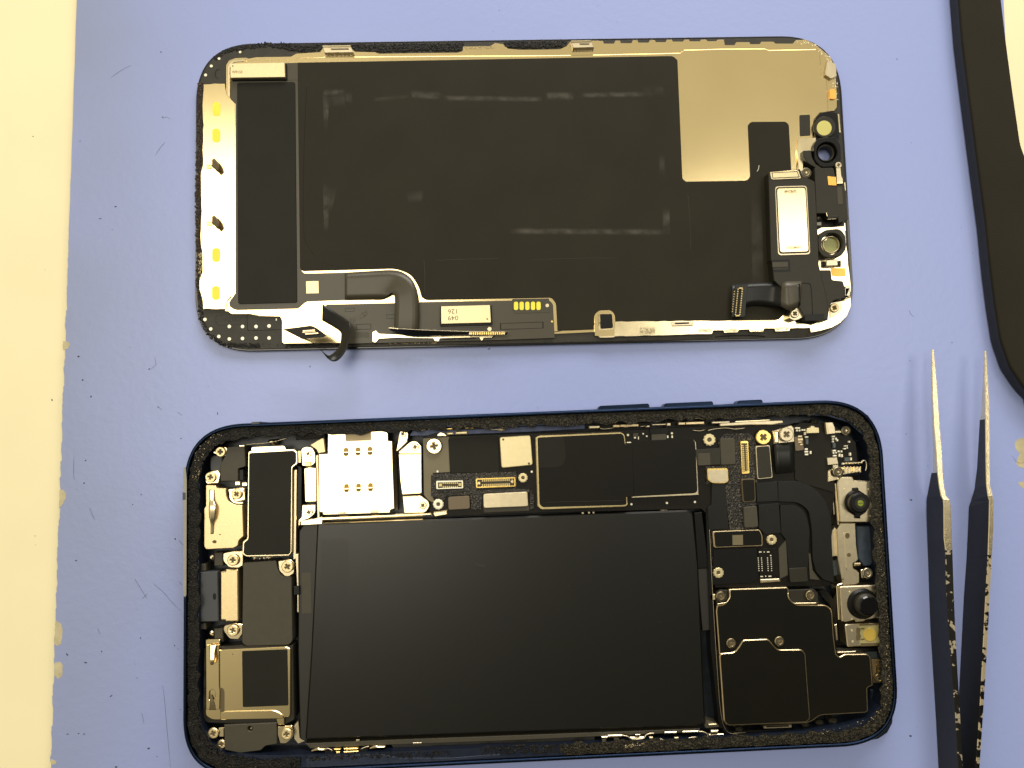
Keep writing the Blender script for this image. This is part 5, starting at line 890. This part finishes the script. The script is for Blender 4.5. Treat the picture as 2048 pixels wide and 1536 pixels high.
rib([(1430, 1300), (1436, 1300), (1446, 1440, 6), (1460, 1462), (1640, 1455), (1640, 1460), (1450, 1470, 8), (1438, 1440)], 4.6, 'blackp')
poly('edge_clip', [(1527, 1452), (1584, 1449), (1584, 1456), (1528, 1458)], 5.2, 3, 'silver', ph, bev=.12); poly('clip_slot', rect(1533, 1451.5, 1578, 1454), 5.25, 5, 'blackp', ph, bev=0)
for (x, y, r) in ((1480, 1461, 8), (1613, 1452, 7), (1641, 1447, 8), (1668, 1444, 9)): poly('dark_boss', circ(x, y, r, 16, r*.7), 4.6, 2, 'plastic', ph, bev=.4)
poly('edge_foot', rect(1468, 1465, 1492, 1470), 4.8, 3, 'silver', ph, bev=.1)
poly('corner_wall', [(1741, 1380), (1765, 1370), (1764, 1405, 10), (1735, 1432), (1742, 1425)], 2.6, 1.3, 'navyl', ph, bev=.2)
# lower edge spring parts
for (x0, x1, y0) in ((622, 653, 1499), (738, 770, 1494)): multi('contact_lug', [([(x0, y0+3), (x0+8, y0-1), (x0+14, y0-3), (x0+18, y0-1), (x1, y0-1), (x1+1, y0+2), (x0, y0+5)], 5.6, 4.4)], 'shieldrim', ph, bev=.2)
for q in ((668, 1498, 681, 1501), (672, 1503.5, 680, 1507), (687, 1496.5, 716, 1500), (687, 1502.5, 717, 1506)): poly('spring_bar', rect(*q), 5.7, 4.6, 'gold', ph, bev=.12)
for x, y in ((660, 1502), (727, 1499)): poly('black_well', rnd([(x-12, y-1), (x+8, y-5), (x+10, y+2), (x-2, y+7), (x-10, y+6)], 4), 5.5, 3, 'blackp', ph, bev=.1)
wire('spring_wire', [(648, 1499), (656, 1497), (665, 1501)], .1, 'silver', ph, z=5.6); wire('spring_wire', [(722, 1498), (731, 1494), (738, 1493)], .12, 'silver', ph, z=5.6)
multi('spring_frame', [(rect(1203, 1473, 1216, 1477), 5.5, 4.6), (rect(1204, 1478, 1213, 1487), 5.2, 4.4), (rect(1228, 1477, 1239, 1486), 5.2, 4.4), (rect(1216, 1470, 1245, 1475), 5.6, 4.6), (rect(1258, 1474, 1290, 1479), 5.5, 4.6), (rect(1329, 1463.5, 1354, 1468), 5.6, 4.6), (rect(1365, 1462, 1397, 1466), 5.6, 4.6), (rect(1418, 1468, 1448, 1471), 5.5, 4.6), (rect(1271, 1469, 1281, 1471), 5.8, 5), (rect(1422, 1461, 1437, 1466), 5.8, 5)], 'silver', ph, bev=.14)
wire('spring_wire', [(1245, 1471), (1256, 1473), (1264, 1478), (1286, 1477), (1292, 1470), (1300, 1467), (1308, 1466.5)], .17, 'silver', ph, z=5.6)
wire('spring_wire', [(1397, 1463), (1408, 1464), (1416, 1470), (1412, 1475)], .17, 'silver', ph, z=5.6)
wire('spring_wire', [(1312, 1478), (1322, 1478), (1330, 1481), (1340, 1479), (1350, 1479), (1356, 1479), (1372, 1478), (1382, 1475), (1395, 1474)], .13, 'silver', ph, k=2, z=5.8); wire('spring_wire', [(1303, 1483), (1325, 1482), (1335, 1484), (1344, 1482)], .07, 'silver', ph, k=2, z=5.6)
multi('spring_frame', [(rect(1349, 1475, 1357, 1478), 5.9, 5.3), (rect(1299, 1474, 1306, 1478), 5.8, 5.2), (rect(1418, 1448, 1433, 1450.5), 5.2, 4.6)], 'cream', ph, bev=.08)
poly('inner_corner', [(1409, 1452), (1412, 1440), (1436, 1448), (1440, 1454), (1412, 1457)], 4.6, 1.4, 'olive', ph, bev=.1)

# ------------------------------------------------------------------ lint, scratches and specks on the mat
V, Fc = [], []
def dab(px, py, l, w_, a_):
    c = P(px, py, .03); ca, sa = math.cos(a_), math.sin(a_); l *= .0548; w_ *= .0548; o = len(V); k = random.uniform(.1, .5)
    for u, v_, z in ((-1, 0, 0), (-.3, -.8, 0), (.5, -1, 0), (1, .2, 0), (.2, 1, 0), (-.5, .7, 0), (.1, 0, .1)):
        V.append(c+Vector((u*l*ca-v_*w_*sa, u*l*sa+v_*w_*ca+u*u*k*w_, z)))
    for i in range(6): Fc.append((o+i, o+(i+1) % 6, o+6))
for s in ((322, 104, 3, 2.5, 0), (325, 234, 3, 2, .4), (231, 413, 5, 2, .1), (200, 437, 7, 1, .15), (160, 282, 3, 1, .5), (157, 713, 5, 3, 0), (165, 760, 4, 3, .2), (182, 793, 3, 4, 0), (171, 921, 4, 2, .5), (168, 966, 4, 2.5, 0), (282, 989, 3, 1.5, .3), (265, 1009, 3, 1.4, .8), (362, 877, 3, 2, .1), (316, 814, 4, 1.5, -.7), (350, 1078, 4, 3, .5), (152, 1121, 5, 2, 0), (281, 1276, 4, 2, -1), (203, 1303, 4, 2, -1), (171, 1325, 7, 2.2, -.25), (134, 1309, 7, 2.5, -.8), (222, 1392, 6, 2, .5), (297, 1497, 6, 3, .4), (314, 1513, 2, 2, 0), (232, 1534, 6, 3, 0), (135, 1468, 6, 1.2, 0), (157, 1467, 4, 1.6, .1), (168, 1468, 5, 1.6, .1), (349, 1291, 3, 2, -.7), (356, 1298, 2, 1.5, 0), (66, 273, 2.5, 2.5, 0), (104, 800, 5, 3, -1.1), (298, 738, 4, 2, .6), (361, 1419, 2, 1.5, 0), (274, 1356, 2, 1.6, 0), (1794, 118, 2.5, 1.5, 0), (1904, 685, 3, 1.2, -.3), (1822, 1000, 6, 3, -.2), (1812, 868, 2, 2, 0), (1820, 721, 2, 1.5, 0), (1821, 1472, 6, 3.5, -.2), (1768, 1310, 2, 2, 0), (978, 698, 7, 2, .2), (1945, 506, 1.5, 1.5, 0), (70, 1072, 2, 2, 0), (71, 1090, 2, 1, 0), (90, 540, 1.5, 1.5, 0), (1076, 816, 1.5, 1.5, 0), (435, 827, 1.6, 6, .2), (620, 733, 1.5, 5, -.3), (380, 1126, 2.5, 2, .3)): dab(*s)
for _ in range(50): dab(random.uniform(120, 2040), random.uniform(5, 1530), random.uniform(.8, 1.9), random.uniform(.6, 1.2), random.uniform(0, 3))
def hair(pts, rad):
    rad *= .75; C = spline([P(x, y, .06) for x, y in pts], 5); o = len(V)
    for i, c in enumerate(C):
        t = (C[min(i+1, len(C)-1)]-C[max(i-1, 0)]).normalized(); u = Vector((-t.y, t.x, 0))*rad*(1-abs(2*i/(len(C)-1)-1)**3*.7)
        V.extend([c-u, c+Vector((0, 0, rad)), c+u])
    for i in range(len(C)-1):
        for k in (0, 1): Fc.append((o+i*3+k, o+i*3+k+1, o+i*3+3+k+1, o+i*3+3+k))
for p_ in ([(2025, 912), (2032, 922), (2040, 926), (2050, 924)], [(325, 236), (333, 234), (341, 238)], [(309, 713), (312, 728), (311, 730), (299, 740)], [(269, 1157), (280, 1175), (294, 1197)], [(305, 1166), (325, 1183), (340, 1200), (360, 1221)], [(284, 1197), (290, 1192), (295, 1187)], [(325, 1370), (329, 1400), (334, 1460), (341, 1536)], [(283, 1425), (286, 1437), (288, 1448)], [(195, 1256), (200, 1268)], [(148, 912), (147, 945), (149, 959)], [(179, 1015), (184, 1028), (190, 1041)], [(222, 155), (240, 142), (262, 130)], [(1818, 620), (1822, 628), (1828, 633)], [(357, 1080), (366, 1091)], [(316, 813), (324, 820)], [(353, 823), (365, 831)], [(357, 1163), (364, 1170)], [(330, 284), (320, 296), (311, 310)]): hair(p_, .028)
tag(mesh('dust', V, Fc, 'dust'), 'dark lint specks and hairs scattered over the mat', 'dust', kind='stuff')
